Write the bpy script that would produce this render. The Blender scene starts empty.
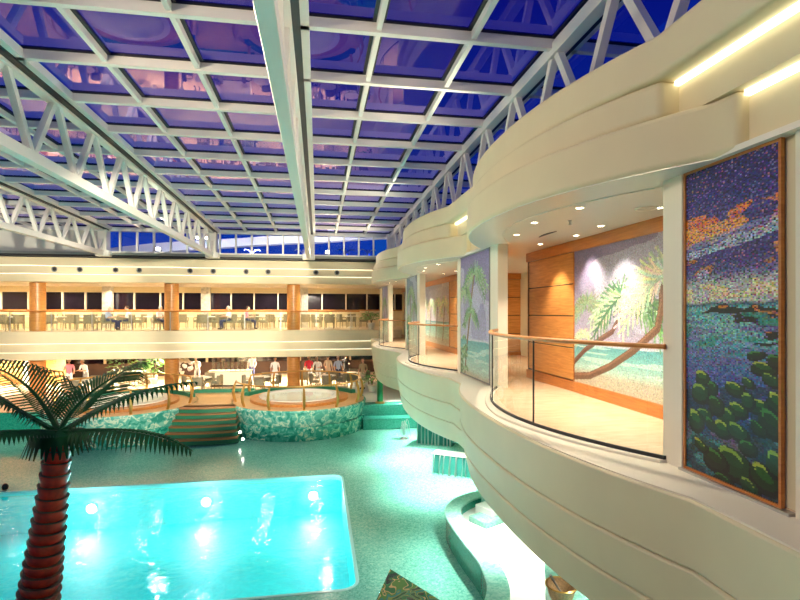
import bpy, bmesh, math, random
import numpy as np
from mathutils import Vector, Matrix
R = math.radians
rnd = random.Random(7)
scene = bpy.context.scene
COL = scene.collection

# ------------------------------------------------------------------ camera
FPX = 500.0                      # focal length in pixels of the 800 px wide frame
TH = math.atan(82 / FPX)         # yaw to the right of the hall's long axis
EYE = 1.42
S_, C_ = math.sin(TH), math.cos(TH)
HZ = 312.0

def at(px, py, d):
    """world point seen at a pixel of the photograph, d metres in front of the camera"""
    lat = (px - 400) / FPX * d
    return Vector((lat * C_ + d * S_, d * C_ - lat * S_, EYE + (HZ - py) / FPX * d))

def onz(px, py, z):
    return at(px, py, FPX * (EYE - z) / (py - HZ))

def xat(px, Y):
    k = (px - 318) * C_ / FPX
    return k * Y * C_ / (1 - S_ * k)

cam_data = bpy.data.cameras.new('camera')
cam = bpy.data.objects.new('camera', cam_data)
COL.objects.link(cam)
cam.location = (0, 0, EYE)
cam.rotation_euler = (R(90), 0, -TH)
cam_data.sensor_width = 36
cam_data.lens = FPX / 800 * 36
cam_data.shift_y = 12 / 800
cam_data.clip_start = 0.05
cam_data.clip_end = 500
scene.camera = cam
scene.view_settings.view_transform = 'Standard'
scene.view_settings.look = 'None'
scene.view_settings.gamma = 1
scene.view_settings.exposure = 0.0

# ------------------------------------------------------------------ materials
def new_mat(name):
    m = bpy.data.materials.new(name)
    m.use_nodes = True
    nt = m.node_tree
    return m, nt, nt.nodes['Principled BSDF']

def pmat(name, col, rough=0.5, metal=0.0, noise=0.0, nscale=8.0, bump=0.0, bscale=40.0, coat=0.0, spec=0.5):
    m, nt, b = new_mat(name)
    b.inputs['Base Color'].default_value = (*col, 1)
    b.inputs['Roughness'].default_value = rough
    b.inputs['Metallic'].default_value = metal
    b.inputs['Coat Weight'].default_value = coat
    b.inputs['Specular IOR Level'].default_value = spec
    tc = nt.nodes.new('ShaderNodeTexCoord')
    if noise:
        n = nt.nodes.new('ShaderNodeTexNoise'); n.inputs['Scale'].default_value = nscale
        n.inputs['Detail'].default_value = 4
        nt.links.new(tc.outputs['Object'], n.inputs['Vector'])
        r = nt.nodes.new('ShaderNodeValToRGB')
        r.color_ramp.elements[0].position = 0.3; r.color_ramp.elements[1].position = 0.7
        r.color_ramp.elements[0].color = (*[c * (1 - noise) for c in col], 1)
        r.color_ramp.elements[1].color = (*[min(1, c * (1 + noise)) for c in col], 1)
        nt.links.new(n.outputs['Fac'], r.inputs['Fac'])
        nt.links.new(r.outputs['Color'], b.inputs['Base Color'])
    if bump:
        n2 = nt.nodes.new('ShaderNodeTexNoise'); n2.inputs['Scale'].default_value = bscale
        nt.links.new(tc.outputs['Object'], n2.inputs['Vector'])
        bp = nt.nodes.new('ShaderNodeBump'); bp.inputs['Strength'].default_value = bump
        bp.inputs['Distance'].default_value = 0.02
        nt.links.new(n2.outputs['Fac'], bp.inputs['Height'])
        nt.links.new(bp.outputs['Normal'], b.inputs['Normal'])
    return m

def wood_mat(name, c0, c1, scale=(1.2, 1.2, 14), rough=0.32):
    m, nt, b = new_mat(name)
    tc = nt.nodes.new('ShaderNodeTexCoord')
    mp = nt.nodes.new('ShaderNodeMapping'); mp.inputs['Scale'].default_value = scale
    n = nt.nodes.new('ShaderNodeTexNoise'); n.inputs['Scale'].default_value = 2.2
    n.inputs['Detail'].default_value = 5; n.inputs['Distortion'].default_value = 0.6
    r = nt.nodes.new('ShaderNodeValToRGB')
    r.color_ramp.elements[0].position = 0.32; r.color_ramp.elements[0].color = (*c0, 1)
    r.color_ramp.elements[1].position = 0.68; r.color_ramp.elements[1].color = (*c1, 1)
    nt.links.new(tc.outputs['Object'], mp.inputs['Vector']); nt.links.new(mp.outputs['Vector'], n.inputs['Vector'])
    nt.links.new(n.outputs['Fac'], r.inputs['Fac']); nt.links.new(r.outputs['Color'], b.inputs['Base Color'])
    b.inputs['Roughness'].default_value = rough
    return m

def emit_mat(name, col, strength):
    m = bpy.data.materials.new(name); m.use_nodes = True
    nt = m.node_tree; nt.nodes.clear()
    e = nt.nodes.new('ShaderNodeEmission'); e.inputs['Color'].default_value = (*col, 1)
    e.inputs['Strength'].default_value = strength
    o = nt.nodes.new('ShaderNodeOutputMaterial'); nt.links.new(e.outputs[0], o.inputs['Surface'])
    return m

def glass_mat(name, tint, refl_min=0.04, refl_gain=1.0, ior=1.5, rough=0.0, gloss_tint=(1, 1, 1), bump=0.0, bscale=2.0):
    """thin pane or water surface: tinted see-through plus a Fresnel mirror"""
    m = bpy.data.materials.new(name); m.use_nodes = True
    nt = m.node_tree; nt.nodes.clear()
    t = nt.nodes.new('ShaderNodeBsdfTransparent'); t.inputs['Color'].default_value = (*tint, 1)
    g = nt.nodes.new('ShaderNodeBsdfGlossy'); g.inputs['Roughness'].default_value = rough
    g.inputs['Color'].default_value = (*gloss_tint, 1)
    lw = nt.nodes.new('ShaderNodeLayerWeight'); lw.inputs['Blend'].default_value = 0.5
    fr = nt.nodes.new('ShaderNodeMath'); fr.operation = 'POWER'; fr.inputs[1].default_value = 4.2 if ior > 1.4 else 4.8
    nt.links.new(lw.outputs['Facing'], fr.inputs[0])
    ma = nt.nodes.new('ShaderNodeMath'); ma.operation = 'MULTIPLY_ADD'; ma.use_clamp = True
    ma.inputs[1].default_value = refl_gain; ma.inputs[2].default_value = refl_min
    mx = nt.nodes.new('ShaderNodeMixShader'); o = nt.nodes.new('ShaderNodeOutputMaterial')
    nt.links.new(fr.outputs[0], ma.inputs[0]); nt.links.new(ma.outputs[0], mx.inputs['Fac'])
    nt.links.new(t.outputs[0], mx.inputs[1]); nt.links.new(g.outputs[0], mx.inputs[2])
    nt.links.new(mx.outputs[0], o.inputs['Surface'])
    if bump:
        tc = nt.nodes.new('ShaderNodeTexCoord')
        n = nt.nodes.new('ShaderNodeTexNoise'); n.inputs['Scale'].default_value = bscale
        n.inputs['Detail'].default_value = 3
        nt.links.new(tc.outputs['Object'], n.inputs['Vector'])
        bp = nt.nodes.new('ShaderNodeBump'); bp.inputs['Strength'].default_value = bump
        bp.inputs['Distance'].default_value = 0.05
        nt.links.new(n.outputs['Fac'], bp.inputs['Height'])
        nt.links.new(bp.outputs['Normal'], g.inputs['Normal']); nt.links.new(bp.outputs['Normal'], lw.inputs['Normal'])
    return m

def tile_mat(name, cols, vscale=28.0, big=0.6, rough=0.18, spec=0.5):
    """small irregular glass mosaic: random colour per cell, large slow mottling"""
    m, nt, b = new_mat(name)
    tc = nt.nodes.new('ShaderNodeTexCoord')
    v = nt.nodes.new('ShaderNodeTexVoronoi'); v.inputs['Scale'].default_value = vscale
    n = nt.nodes.new('ShaderNodeTexNoise'); n.inputs['Scale'].default_value = big; n.inputs['Detail'].default_value = 3
    nt.links.new(tc.outputs['Object'], v.inputs['Vector']); nt.links.new(tc.outputs['Object'], n.inputs['Vector'])
    sp = nt.nodes.new('ShaderNodeSeparateColor'); nt.links.new(v.outputs['Color'], sp.inputs['Color'])
    ad = nt.nodes.new('ShaderNodeMath'); ad.operation = 'MULTIPLY_ADD'; ad.inputs[1].default_value = 0.55
    mu = nt.nodes.new('ShaderNodeMath'); mu.operation = 'MULTIPLY'; mu.inputs[1].default_value = 0.45
    nt.links.new(n.outputs['Fac'], mu.inputs[0])
    nt.links.new(sp.outputs[0], ad.inputs[0]); nt.links.new(mu.outputs[0], ad.inputs[2])
    r = nt.nodes.new('ShaderNodeValToRGB')
    els = r.color_ramp.elements
    for i, c in enumerate(cols):
        p = i / (len(cols) - 1)
        if i == 0: els[0].position = 0; els[0].color = (*c, 1)
        elif i == len(cols) - 1: els[-1].position = 1; els[-1].color = (*c, 1)
        else:
            e = els.new(p); e.color = (*c, 1)
    nt.links.new(ad.outputs[0], r.inputs['Fac']); nt.links.new(r.outputs['Color'], b.inputs['Base Color'])
    b.inputs['Roughness'].default_value = rough
    b.inputs['Specular IOR Level'].default_value = spec
    return m

def leaf_tile_mat(name, ramp, scale=3.2, rough=0.25):
    m, nt, b = new_mat(name)
    tc = nt.nodes.new('ShaderNodeTexCoord')
    n = nt.nodes.new('ShaderNodeTexNoise'); n.inputs['Scale'].default_value = scale
    n.inputs['Detail'].default_value = 1; n.inputs['Distortion'].default_value = 0.9
    r = nt.nodes.new('ShaderNodeValToRGB'); r.color_ramp.interpolation = 'CONSTANT'
    els = r.color_ramp.elements
    els[0].position = 0; els[0].color = (*ramp[0][1], 1); els[1].position = ramp[1][0]; els[1].color = (*ramp[1][1], 1)
    for p, c in ramp[2:]:
        e = els.new(p); e.color = (*c, 1)
    nt.links.new(tc.outputs['Object'], n.inputs['Vector']); nt.links.new(n.outputs['Fac'], r.inputs['Fac'])
    nt.links.new(r.outputs['Color'], b.inputs['Base Color']); b.inputs['Roughness'].default_value = rough
    return m

def attr_mat(name, rough=0.25):
    m, nt, b = new_mat(name)
    a = nt.nodes.new('ShaderNodeAttribute'); a.attribute_name = 'tile_colour'
    nt.links.new(a.outputs['Color'], b.inputs['Base Color']); b.inputs['Roughness'].default_value = rough
    return m

M = {}
M['cream'] = pmat('cream_paint', (0.76, 0.66, 0.44), 0.6, noise=0.03, nscale=1.5, spec=0.25)
M['ledge'] = pmat('ledge_paint', (0.86, 0.79, 0.64), 0.4)
M['white'] = pmat('white_steel', (0.84, 0.82, 0.76), 0.4)
M['ceil'] = pmat('ceiling_panel', (0.90, 0.83, 0.72), 0.25)
M['dark'] = pmat('black_gasket', (0.012, 0.012, 0.014), 0.5)
M['grey'] = pmat('grey_metal', (0.22, 0.23, 0.23), 0.4, 0.3)
M['wood'] = wood_mat('cherry_wood', (0.50, 0.20, 0.045), (0.68, 0.31, 0.085))
M['wood_dark'] = wood_mat('reddish_wood_trim', (0.42, 0.13, 0.025), (0.55, 0.2, 0.04))
M['rail_wood'] = wood_mat('varnished_handrail', (0.42, 0.15, 0.03), (0.55, 0.23, 0.05), (4, 4, 4), 0.4)
M['teak'] = wood_mat('teak_planks', (0.55, 0.30, 0.11), (0.68, 0.42, 0.18), (1, 9, 1))
M['deck'] = wood_mat('pale_deck', (0.62, 0.45, 0.28), (0.74, 0.58, 0.38), (9, 1, 1))
M['marble'] = wood_mat('beige_plank_floor', (0.60, 0.42, 0.27), (0.70, 0.53, 0.36), (1.2, 5, 1), 0.18)
M['brass'] = pmat('brass', (0.62, 0.36, 0.10), 0.28, 0.85)
M['steel'] = pmat('brushed_steel', (0.6, 0.6, 0.58), 0.3, 0.9)
M['green'] = pmat('green_carpet', (0.010, 0.16, 0.085), 0.6)
M['green_paint'] = pmat('green_paint', (0.01, 0.16, 0.05), 0.3)
M['copper'] = pmat('copper_nosing', (0.42, 0.17, 0.06), 0.35, 0.4)
M['floor_tile'] = tile_mat('green_pool_mosaic', [(0.05, 0.26, 0.20), (0.12, 0.45, 0.36), (0.20, 0.56, 0.45), (0.36, 0.68, 0.56)], 30, 0.5, 0.15)
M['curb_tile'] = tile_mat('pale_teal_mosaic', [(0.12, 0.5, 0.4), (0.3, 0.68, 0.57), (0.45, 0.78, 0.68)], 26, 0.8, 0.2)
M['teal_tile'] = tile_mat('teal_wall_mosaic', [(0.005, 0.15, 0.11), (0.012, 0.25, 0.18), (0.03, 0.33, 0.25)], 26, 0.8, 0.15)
M['pool'] = tile_mat('aqua_pool_tile', [(0.004, 0.60, 0.63), (0.006, 0.68, 0.71), (0.010, 0.76, 0.78)], 14, 0.5, 0.6)
M['leaf_tile'] = leaf_tile_mat('leaf_pattern_mosaic', [(0, (0.01, 0.22, 0.16)), (0.40, (0.04, 0.36, 0.27)), (0.52, (0.12, 0.48, 0.38)), (0.59, (0.50, 0.68, 0.50)), (0.65, (0.10, 0.44, 0.34))], 4.2)
M['leaf_tile_pale'] = leaf_tile_mat('pale_leaf_mosaic', [(0, (0.04, 0.32, 0.25)), (0.38, (0.12, 0.46, 0.37)), (0.50, (0.24, 0.58, 0.48)), (0.57, (0.62, 0.76, 0.60)), (0.66, (0.22, 0.54, 0.44))], 4.2)
M['spa_water'] = glass_mat('whirlpool_water', (0.93, 0.98, 0.94), 0.03, 0.5, 1.33, 0.05)
M['mid_teal'] = tile_mat('mid_teal_mosaic', [(0.02, 0.26, 0.20), (0.05, 0.36, 0.28), (0.09, 0.44, 0.35)], 26, 0.8, 0.25)
M['leaf_dark'] = leaf_tile_mat('dark_leaf_mosaic', [(0, (0.008, 0.03, 0.025)), (0.38, (0.02, 0.12, 0.04)), (0.45, (0.38, 0.28, 0.12)), (0.48, (0.06, 0.16, 0.03)), (0.55, (0.02, 0.15, 0.13)), (0.62, (0.14, 0.2, 0.04)), (0.68, (0.015, 0.06, 0.03))], 3.6)
M['white_tile'] = pmat('white_glazed_tile', (0.82, 0.86, 0.83), 0.25)
M['water'] = glass_mat('pool_water', (0.55, 0.98, 0.98), 0.0, 0.9, 1.33, 0.0, bump=0.25, bscale=3)
M['spa'] = pmat('spa_acrylic', (0.8, 0.8, 0.74), 0.2)
M['fall'] = glass_mat('falling_water', (0.85, 0.95, 0.94), 0.45, 1.0, 1.33, 0.35)
M['roof_glass'] = glass_mat('blue_roof_glass', (0.42, 0.50, 1.0), 0.055, 1.35, 1.5, 0.0, (0.95, 0.74, 0.95))
M['rail_glass'] = glass_mat('clear_rail_glass', (0.95, 0.97, 0.95), 0.04, 0.6, 1.5)
M['night_glass'] = pmat('night_window_glass', (0.012, 0.008, 0.016), 0.08)
M['sky_glass'] = glass_mat('clerestory_glass', (0.75, 0.8, 1.0), 0.02, 0.8, 1.5)
M['cove'] = emit_mat('cove_light_strip', (1.0, 0.92, 0.62), 3.2)
M['cove_far'] = emit_mat('cove_light_far', (1.0, 0.92, 0.66), 2.2)
M['lamp'] = emit_mat('downlight_lens', (1.0, 0.86, 0.62), 25)
M['flood'] = emit_mat('floodlight_lens', (1.0, 0.95, 0.82), 25)
M['poollamp'] = emit_mat('pool_lamp_lens', (0.85, 1.0, 0.98), 30)
M['tablelamp'] = emit_mat('table_lamp_shade', (1.0, 0.75, 0.3), 1.6)
M['mosaic'] = attr_mat('glass_tile_mosaic', 0.4)
M['mural'] = attr_mat('painted_tile_mural', 0.35)
M['trunk'] = pmat('red_brown_lacquer', (0.66, 0.042, 0.016), 0.28, noise=0.3, nscale=9, coat=0.3)
M['trunk_edge'] = pmat('pale_sheath_edge', (0.10, 0.07, 0.045), 0.5)
M['frond'] = pmat('dark_green_frond', (0.004, 0.060, 0.018), 0.55, noise=0.35, nscale=5, spec=0.2)
M['leafp'] = pmat('potted_leaf', (0.12, 0.34, 0.08), 0.5, noise=0.3, nscale=9)
M['rattan'] = pmat('woven_rattan', (0.25, 0.22, 0.14), 0.7, noise=0.35, nscale=40)
M['cushion'] = pmat('olive_cushion', (0.20, 0.21, 0.14), 0.8)
M['cloth'] = pmat('white_cloth', (0.82, 0.80, 0.72), 0.8)
M['skin'] = pmat('skin', (0.66, 0.38, 0.26), 0.55)
for n_, c_ in dict(red=(0.62, 0.02, 0.05), whitec=(0.84, 0.84, 0.84), beige=(0.62, 0.5, 0.36), lightblue=(0.45, 0.55, 0.78),
                   black=(0.02, 0.02, 0.025), pink=(0.75, 0.25, 0.35), navy=(0.03, 0.04, 0.12), tan=(0.45, 0.32, 0.18),
                   greyc=(0.35, 0.35, 0.36), hair_grey=(0.6, 0.56, 0.52), hair_brown=(0.06, 0.03, 0.015), hair_black=(0.01, 0.008, 0.008)).items():
    M[n_] = pmat('cloth_' + n_, c_, 0.8)

# ------------------------------------------------------------------ mesh helpers
class MB:
    def __init__(s): s.v = []; s.f = []; s.m = []
    def add(s, vs, fs, mi=0):
        o = len(s.v); s.v.extend([tuple(v) for v in vs])
        for f in fs: s.f.append(tuple(o + i for i in f)); s.m.append(mi)
        return s
    def bx(s, x0, x1, y0, y1, z0, z1, mi=0):
        vs = [(x, y, z) for z in (z0, z1) for y in (y0, y1) for x in (x0, x1)]
        return s.add(vs, [(0, 2, 3, 1), (4, 5, 7, 6), (0, 1, 5, 4), (2, 6, 7, 3), (0, 4, 6, 2), (1, 3, 7, 5)], mi)
    def obox(s, c, size, rz=0, mi=0):
        c = Vector(c); h = Vector(size) / 2; rot = Matrix.Rotation(rz, 3, 'Z')
        vs = [c + rot @ Vector((x * h.x, y * h.y, z * h.z)) for z in (-1, 1) for y in (-1, 1) for x in (-1, 1)]
        return s.add(vs, [(0, 2, 3, 1), (4, 5, 7, 6), (0, 1, 5, 4), (2, 6, 7, 3), (0, 4, 6, 2), (1, 3, 7, 5)], mi)
    def bar(s, a, b, w, h, mi=0):
        """rectangular bar from a to b, w across (horizontal), h deep"""
        a, b = Vector(a), Vector(b); t = (b - a).normalized()
        up = Vector((0, 0, 1)) if abs(t.z) < 0.95 else Vector((0, 1, 0))
        sd = t.cross(up).normalized(); up = sd.cross(t).normalized()
        vs = [p + sd * (i * w / 2) + up * (j * h / 2) for p in (a, b) for (i, j) in ((-1, -1), (1, -1), (1, 1), (-1, 1))]
        return s.add(vs, [(3, 2, 1, 0), (4, 5, 6, 7), (0, 1, 5, 4), (1, 2, 6, 5), (2, 3, 7, 6), (3, 0, 4, 7)], mi)
    def tube(s, pts, r, n=8, mi=0, cap=True):
        pts = [Vector(p) for p in pts]
        rs = r if isinstance(r, (list, tuple)) else [r] * len(pts)
        vs = []; fs = []; ref = None
        for i, p in enumerate(pts):
            t = (pts[min(i + 1, len(pts) - 1)] - pts[max(i - 1, 0)]).normalized()
            if ref is None:
                ref = Vector((0, 0, 1)) if abs(t.z) < 0.9 else Vector((1, 0, 0))
            u = (ref - t * ref.dot(t)).normalized(); w = t.cross(u); ref = u
            for k in range(n):
                a = 2 * math.pi * k / n
                vs.append(p + (u * math.cos(a) + w * math.sin(a)) * rs[i])
        for i in range(len(pts) - 1):
            for k in range(n):
                k2 = (k + 1) % n
                fs.append((i * n + k, i * n + k2, (i + 1) * n + k2, (i + 1) * n + k))
        if cap:
            fs.append(tuple(reversed(range(n)))); fs.append(tuple((len(pts) - 1) * n + k for k in range(n)))
        return s.add(vs, fs, mi)
    def lathe(s, prof, c=(0, 0, 0), n=24, mi=0, cap=True):
        vs = []; fs = []
        for (r, z) in prof:
            for k in range(n):
                a = 2 * math.pi * k / n
                vs.append((c[0] + r * math.cos(a), c[1] + r * math.sin(a), c[2] + z))
        for i in range(len(prof) - 1):
            for k in range(n):
                k2 = (k + 1) % n
                fs.append((i * n + k, i * n + k2, (i + 1) * n + k2, (i + 1) * n + k))
        if cap:
            if prof[0][0] > 1e-4: fs.append(tuple(reversed(range(n))))
            if prof[-1][0] > 1e-4: fs.append(tuple((len(prof) - 1) * n + k for k in range(n)))
        return s.add(vs, fs, mi)
    def ribbon(s, outer, inner, z0, z1, mi=0, tuck=0.0):
        """solid between two plan polylines of equal length"""
        n = len(outer); vs = []
        for (a, b) in zip(outer, inner):
            vs += [(a[0] + tuck, a[1], z0), (a[0], a[1], z1), (b[0], b[1], z1), (b[0], b[1], z0)]
        fs = [(0, 1, 2, 3), tuple((n - 1) * 4 + k for k in (3, 2, 1, 0))]
        for i in range(n - 1):
            o = i * 4
            for k in range(4):
                k2 = (k + 1) % 4
                fs.append((o + k, o + 4 + k, o + 4 + k2, o + k2))
        return s.add(vs, fs, mi)
    def prism(s, poly, z0, z1, mi=0):
        n = len(poly)
        vs = [(x, y, z0) for x, y in poly] + [(x, y, z1) for x, y in poly]
        fs = [tuple(reversed(range(n))), tuple(range(n, 2 * n))] + [(i, (i + 1) % n, n + (i + 1) % n, n + i) for i in range(n)]
        return s.add(vs, fs, mi)
    def ball(s, c, r, n=10, sc=(1, 1, 1), mi=0):
        prof = [(max(1e-5, r * math.sin(math.pi * i / n)), -r * math.cos(math.pi * i / n)) for i in range(n + 1)]
        o = len(s.v); s.lathe(prof, (0, 0, 0), n + 4, mi, False)
        for i in range(o, len(s.v)):
            v = s.v[i]; s.v[i] = (c[0] + v[0] * sc[0], c[1] + v[1] * sc[1], c[2] + v[2] * sc[2])
        return s
    def mesh(s, name, mats, smooth=True, recalc=True):
        me = bpy.data.meshes.new(name)
        me.from_pydata(s.v, [], s.f)
        mats = mats if isinstance(mats, (list, tuple)) else [mats]
        for m in mats: me.materials.append(m)
        me.polygons.foreach_set('material_index', s.m)
        if recalc:
            b = bmesh.new(); b.from_mesh(me); bmesh.ops.recalc_face_normals(b, faces=b.faces); b.to_mesh(me); b.free()
        me.polygons.foreach_set('use_smooth', [smooth] * len(s.f))
        if smooth: me.set_sharp_from_angle(angle=R(38))
        me.update()
        return me
    def build(s, name, mats, parent=None, smooth=True, recalc=True, bevel=0.0):
        o = bpy.data.objects.new(name, s.mesh(name, mats, smooth, recalc))
        COL.objects.link(o)
        if parent is not None:
            o.parent = parent
            o.matrix_parent_inverse = parent.matrix_basis.inverted()   # points are written in world space
        if bevel:
            bm = o.modifiers.new('bevel', 'BEVEL'); bm.width = bevel; bm.segments = 2 if bevel < .03 else 4
            bm.limit_method = 'ANGLE'; bm.angle_limit = R(40)
        return o

def empty(name, loc=(0, 0, 0), rz=0.0):
    o = bpy.data.objects.new(name, None); COL.objects.link(o)
    o.location = loc; o.rotation_euler = (0, 0, rz)
    o.empty_display_size = 0.2
    return o

def tag(o, label, cat, group=None, kind=None):
    o['label'] = label; o['category'] = cat
    if group: o['group'] = group
    if kind: o['kind'] = kind
    return o

def thing(name, label, cat, loc=(0, 0, 0), rz=0.0, group=None):
    return tag(empty(name, loc, rz), label, cat, group)

def struct(o, label=None):
    o['kind'] = 'structure'
    if label: o['label'] = label
    return o

def dup(root, loc=None, rz=None, label=None, group=None):
    def cp(o, parent):
        c = o.copy(); COL.objects.link(c)
        if parent is not None: c.parent = parent; c.matrix_parent_inverse = o.matrix_parent_inverse.copy()
        for ch in o.children: cp(ch, c)
        return c
    r = cp(root, None)
    if loc is not None: r.location = loc
    if rz is not None: r.rotation_euler = (0, 0, rz)
    if label: r['label'] = label
    if group: r['group'] = group
    return r

def ordinal(i):
    return ['first', 'second', 'third', 'fourth', 'fifth', 'sixth', 'seventh', 'eighth', 'ninth', 'tenth', 'eleventh', 'twelfth',
            'thirteenth', 'fourteenth', 'fifteenth', 'sixteenth', 'seventeenth', 'eighteenth'][i]

def spot(name, loc, target, power, angle=90, blend=0.6, col=(1, 0.86, 0.64), size=0.08):
    l = bpy.data.lights.new(name, 'SPOT'); l.energy = power; l.spot_size = R(angle); l.spot_blend = blend
    l.color = col; l.shadow_soft_size = size
    o = bpy.data.objects.new(name, l); COL.objects.link(o); o.location = loc
    o.rotation_euler = (Vector(target) - Vector(loc)).to_track_quat('-Z', 'Y').to_euler()
    return o

def point(name, loc, power, col=(1, 0.86, 0.64), size=0.1):
    l = bpy.data.lights.new(name, 'POINT'); l.energy = power; l.color = col; l.shadow_soft_size = size
    o = bpy.data.objects.new(name, l); COL.objects.link(o); o.location = loc
    return o
FILL_R, FILL_L, DECK_U, DECK_L, UNDER, ROOF_UP = 430, 19000, 420, 3600, 1.8, 450

# ------------------------------------------------------------------ world
w = bpy.data.worlds.new('dusk'); scene.world = w; w.use_nodes = True
nt = w.node_tree; bg = nt.nodes['Background']
tcw = nt.nodes.new('ShaderNodeTexCoord'); sx = nt.nodes.new('ShaderNodeSeparateXYZ')
rp = nt.nodes.new('ShaderNodeValToRGB')
rp.color_ramp.elements[0].position = 0.0; rp.color_ramp.elements[0].color = (0.004, 0.08, 0.50, 1)
rp.color_ramp.elements[1].position = 0.55; rp.color_ramp.elements[1].color = (0.005, 0.006, 0.20, 1)
nt.links.new(tcw.outputs['Generated'], sx.inputs[0]); nt.links.new(sx.outputs['Z'], rp.inputs['Fac'])
nt.links.new(rp.outputs['Color'], bg.inputs['Color']); bg.inputs['Strength'].default_value = 0.9

# ------------------------------------------------------------------ glazed roof
YF = 27.9                                  # plane of the far facade
def zr(y): return 5.92 - 0.26 * max(0.0, (y - 12) / 15.5) ** 1.3

BEAM_Y = [2.57 + 1.77 * k for k in range(15)]            # 2.57 .. 27.35
TR_X = [-10.5, -5.3, -0.40, 4.05]
RIB_X = [-15.6, -13.9, -12.2, -8.77, -7.03, -3.73, -2.17, 0.95, 2.5, 5.8, 7.4]
roof = struct(empty('ceiling'))
def sweep_y(mb, x, ys, wx, hz, dz, mi=0):
    vs = []; fs = []
    for y in ys:
        z = zr(y) + dz
        vs += [(x - wx / 2, y, z - hz / 2), (x + wx / 2, y, z - hz / 2), (x + wx / 2, y, z + hz / 2), (x - wx / 2, y, z + hz / 2)]
    n = len(ys)
    fs = [(3, 2, 1, 0), tuple((n - 1) * 4 + k for k in range(4))]
    for i in range(n - 1):
        for k in range(4):
            k2 = (k + 1) % 4
            fs.append((i * 4 + k, i * 4 + k2, i * 4 + 4 + k2, i * 4 + 4 + k))
    mb.add(vs, fs, mi)
for x in RIB_X:
    mb = MB(); sweep_y(mb, x, BEAM_Y, 0.085, 0.13, 0.0)
    mb.build('roof_rib', M['white'], roof)
for y in BEAM_Y:
    mb = MB().bx(-17, 8, y - 0.055, y + 0.055, zr(y) - 0.10, zr(y) + 0.06)
    mb.build('cross_beam', M['white'], roof)
# glazing: one skylight per roof section, its panes in one mesh
edges = [-17] + TR_X + [8]
for i in range(5):
    x0, x1 = edges[i] + 0.1, edges[i + 1] - 0.1
    xs = [x0] + [x for x in RIB_X if x0 < x < x1] + [x1]
    mb = MB(); gk = MB()
    for a, b_ in zip(xs[:-1], xs[1:]):
        for y0, y1 in zip(BEAM_Y[:-1], BEAM_Y[1:]):
            za, zb = zr(y0) + 0.09, zr(y1) + 0.09
            mb.add([(a, y0, za), (b_, y0, za), (b_, y1, zb), (a, y1, zb), (a, y0, za + .02), (b_, y0, za + .02), (b_, y1, zb + .02), (a, y1, zb + .02)],
                   [(0, 3, 2, 1)])
            for yy, zz, sgn in ((y0, za, 1), (y1, zb, -1)):
                gk.bx(a, b_, yy + sgn * 0.05 - 0.02, yy + sgn * 0.05 + 0.03, zz - 0.03, zz + 0.02)
            for xx, sgn in ((a, 1), (b_, -1)):
                gk.bar((xx + sgn * .07, y0, za - .005), (xx + sgn * .07, y1, zb - .005), 0.06, 0.05)
    win = struct(empty('window_%d' % (i + 1)))
    mb.build('roof_pane', M['roof_glass'], win, smooth=False, recalc=False)
    gk.build('pane_gasket', M['dark'], win, smooth=False)

TRUSS_LABEL = ['white steel roof truss farthest left, ending above the plain white wall panel',
               'long white lattice truss on the left side of the glass roof',
               'white roof truss down the middle of the glass roof, seen from below',
               'white lattice truss at the right edge of the glass roof, above the cream fascias']
ZB = 4.36
for ti, x in enumerate(TR_X):
    t = thing('roof_truss', TRUSS_LABEL[ti], 'roof truss', (x, 14, 5.5), group='roof trusses')
    mb = MB(); sweep_y(mb, x - 0.09, BEAM_Y, 0.21, 0.22, -0.10); mb.build('top_chord', M['white'], t, bevel=0.01)
    mb = MB(); sweep_y(mb, x + 0.075, BEAM_Y, 0.12, 0.1, -0.10); mb.build('gutter_strip', M['dark'], t)
    mb = MB(); sweep_y(mb, x + 0.20, BEAM_Y, 0.13, 0.16, -0.02); mb.build('edge_rib', M['white'], t)
    mb = MB().bx(x - 0.19, x + 0.01, 1.7, 27.3, ZB - 0.11, ZB + 0.11); mb.build('bottom_chord', M['white'], t, bevel=0.01)
    for k, y in enumerate(BEAM_Y):
        for s in (-1, 1):
            yb = y + s * 0.885
            if yb > 26.9 or yb < 1.7: continue
            mb = MB().bar((x - 0.09, y + s * 0.09, zr(y) - 0.2), (x - 0.09, yb - s * 0.05, ZB + 0.1), 0.12, 0.12)
            mb.build('brace', M['white'], t)
    MB().bx(x - 0.3, x + 0.12, 26.9, 27.42, 4.42, zr(27.3)).build('end_plate', M['white'], t, bevel=0.02)
    MB().bx(x - 0.42, x + 0.24, 26.85, 27.45, 4.2, 4.5).build('bearing', M['white'], t, bevel=0.06)

# ------------------------------------------------------------------ right side: scalloped balconies
BAYS = [6.7, 14.0, 21.3]
ALLC = [-0.6] + BAYS
YEND = 27.5
def fb(u, e): return max(0.0, 1 - abs(u) ** e)
def outline(xs, depth, L, e, y0, y1, step=0.14):
    """plan line: straight at xs, swelling out by depth at every bay"""
    pts = []
    keys = {y0, y1}
    for c in ALLC:
        for k in range(-24, 25):
            y = c + L * k / 24
            if y0 < y < y1: keys.add(round(y, 4))
    for y in sorted(keys):
        x = xs
        for c in ALLC:
            if abs(y - c) < L: x = xs - depth * fb((y - c) / L, e)
        pts.append((x, y))
    return pts
def inner(pts, X): return [(X, y) for _, y in pts]

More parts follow.
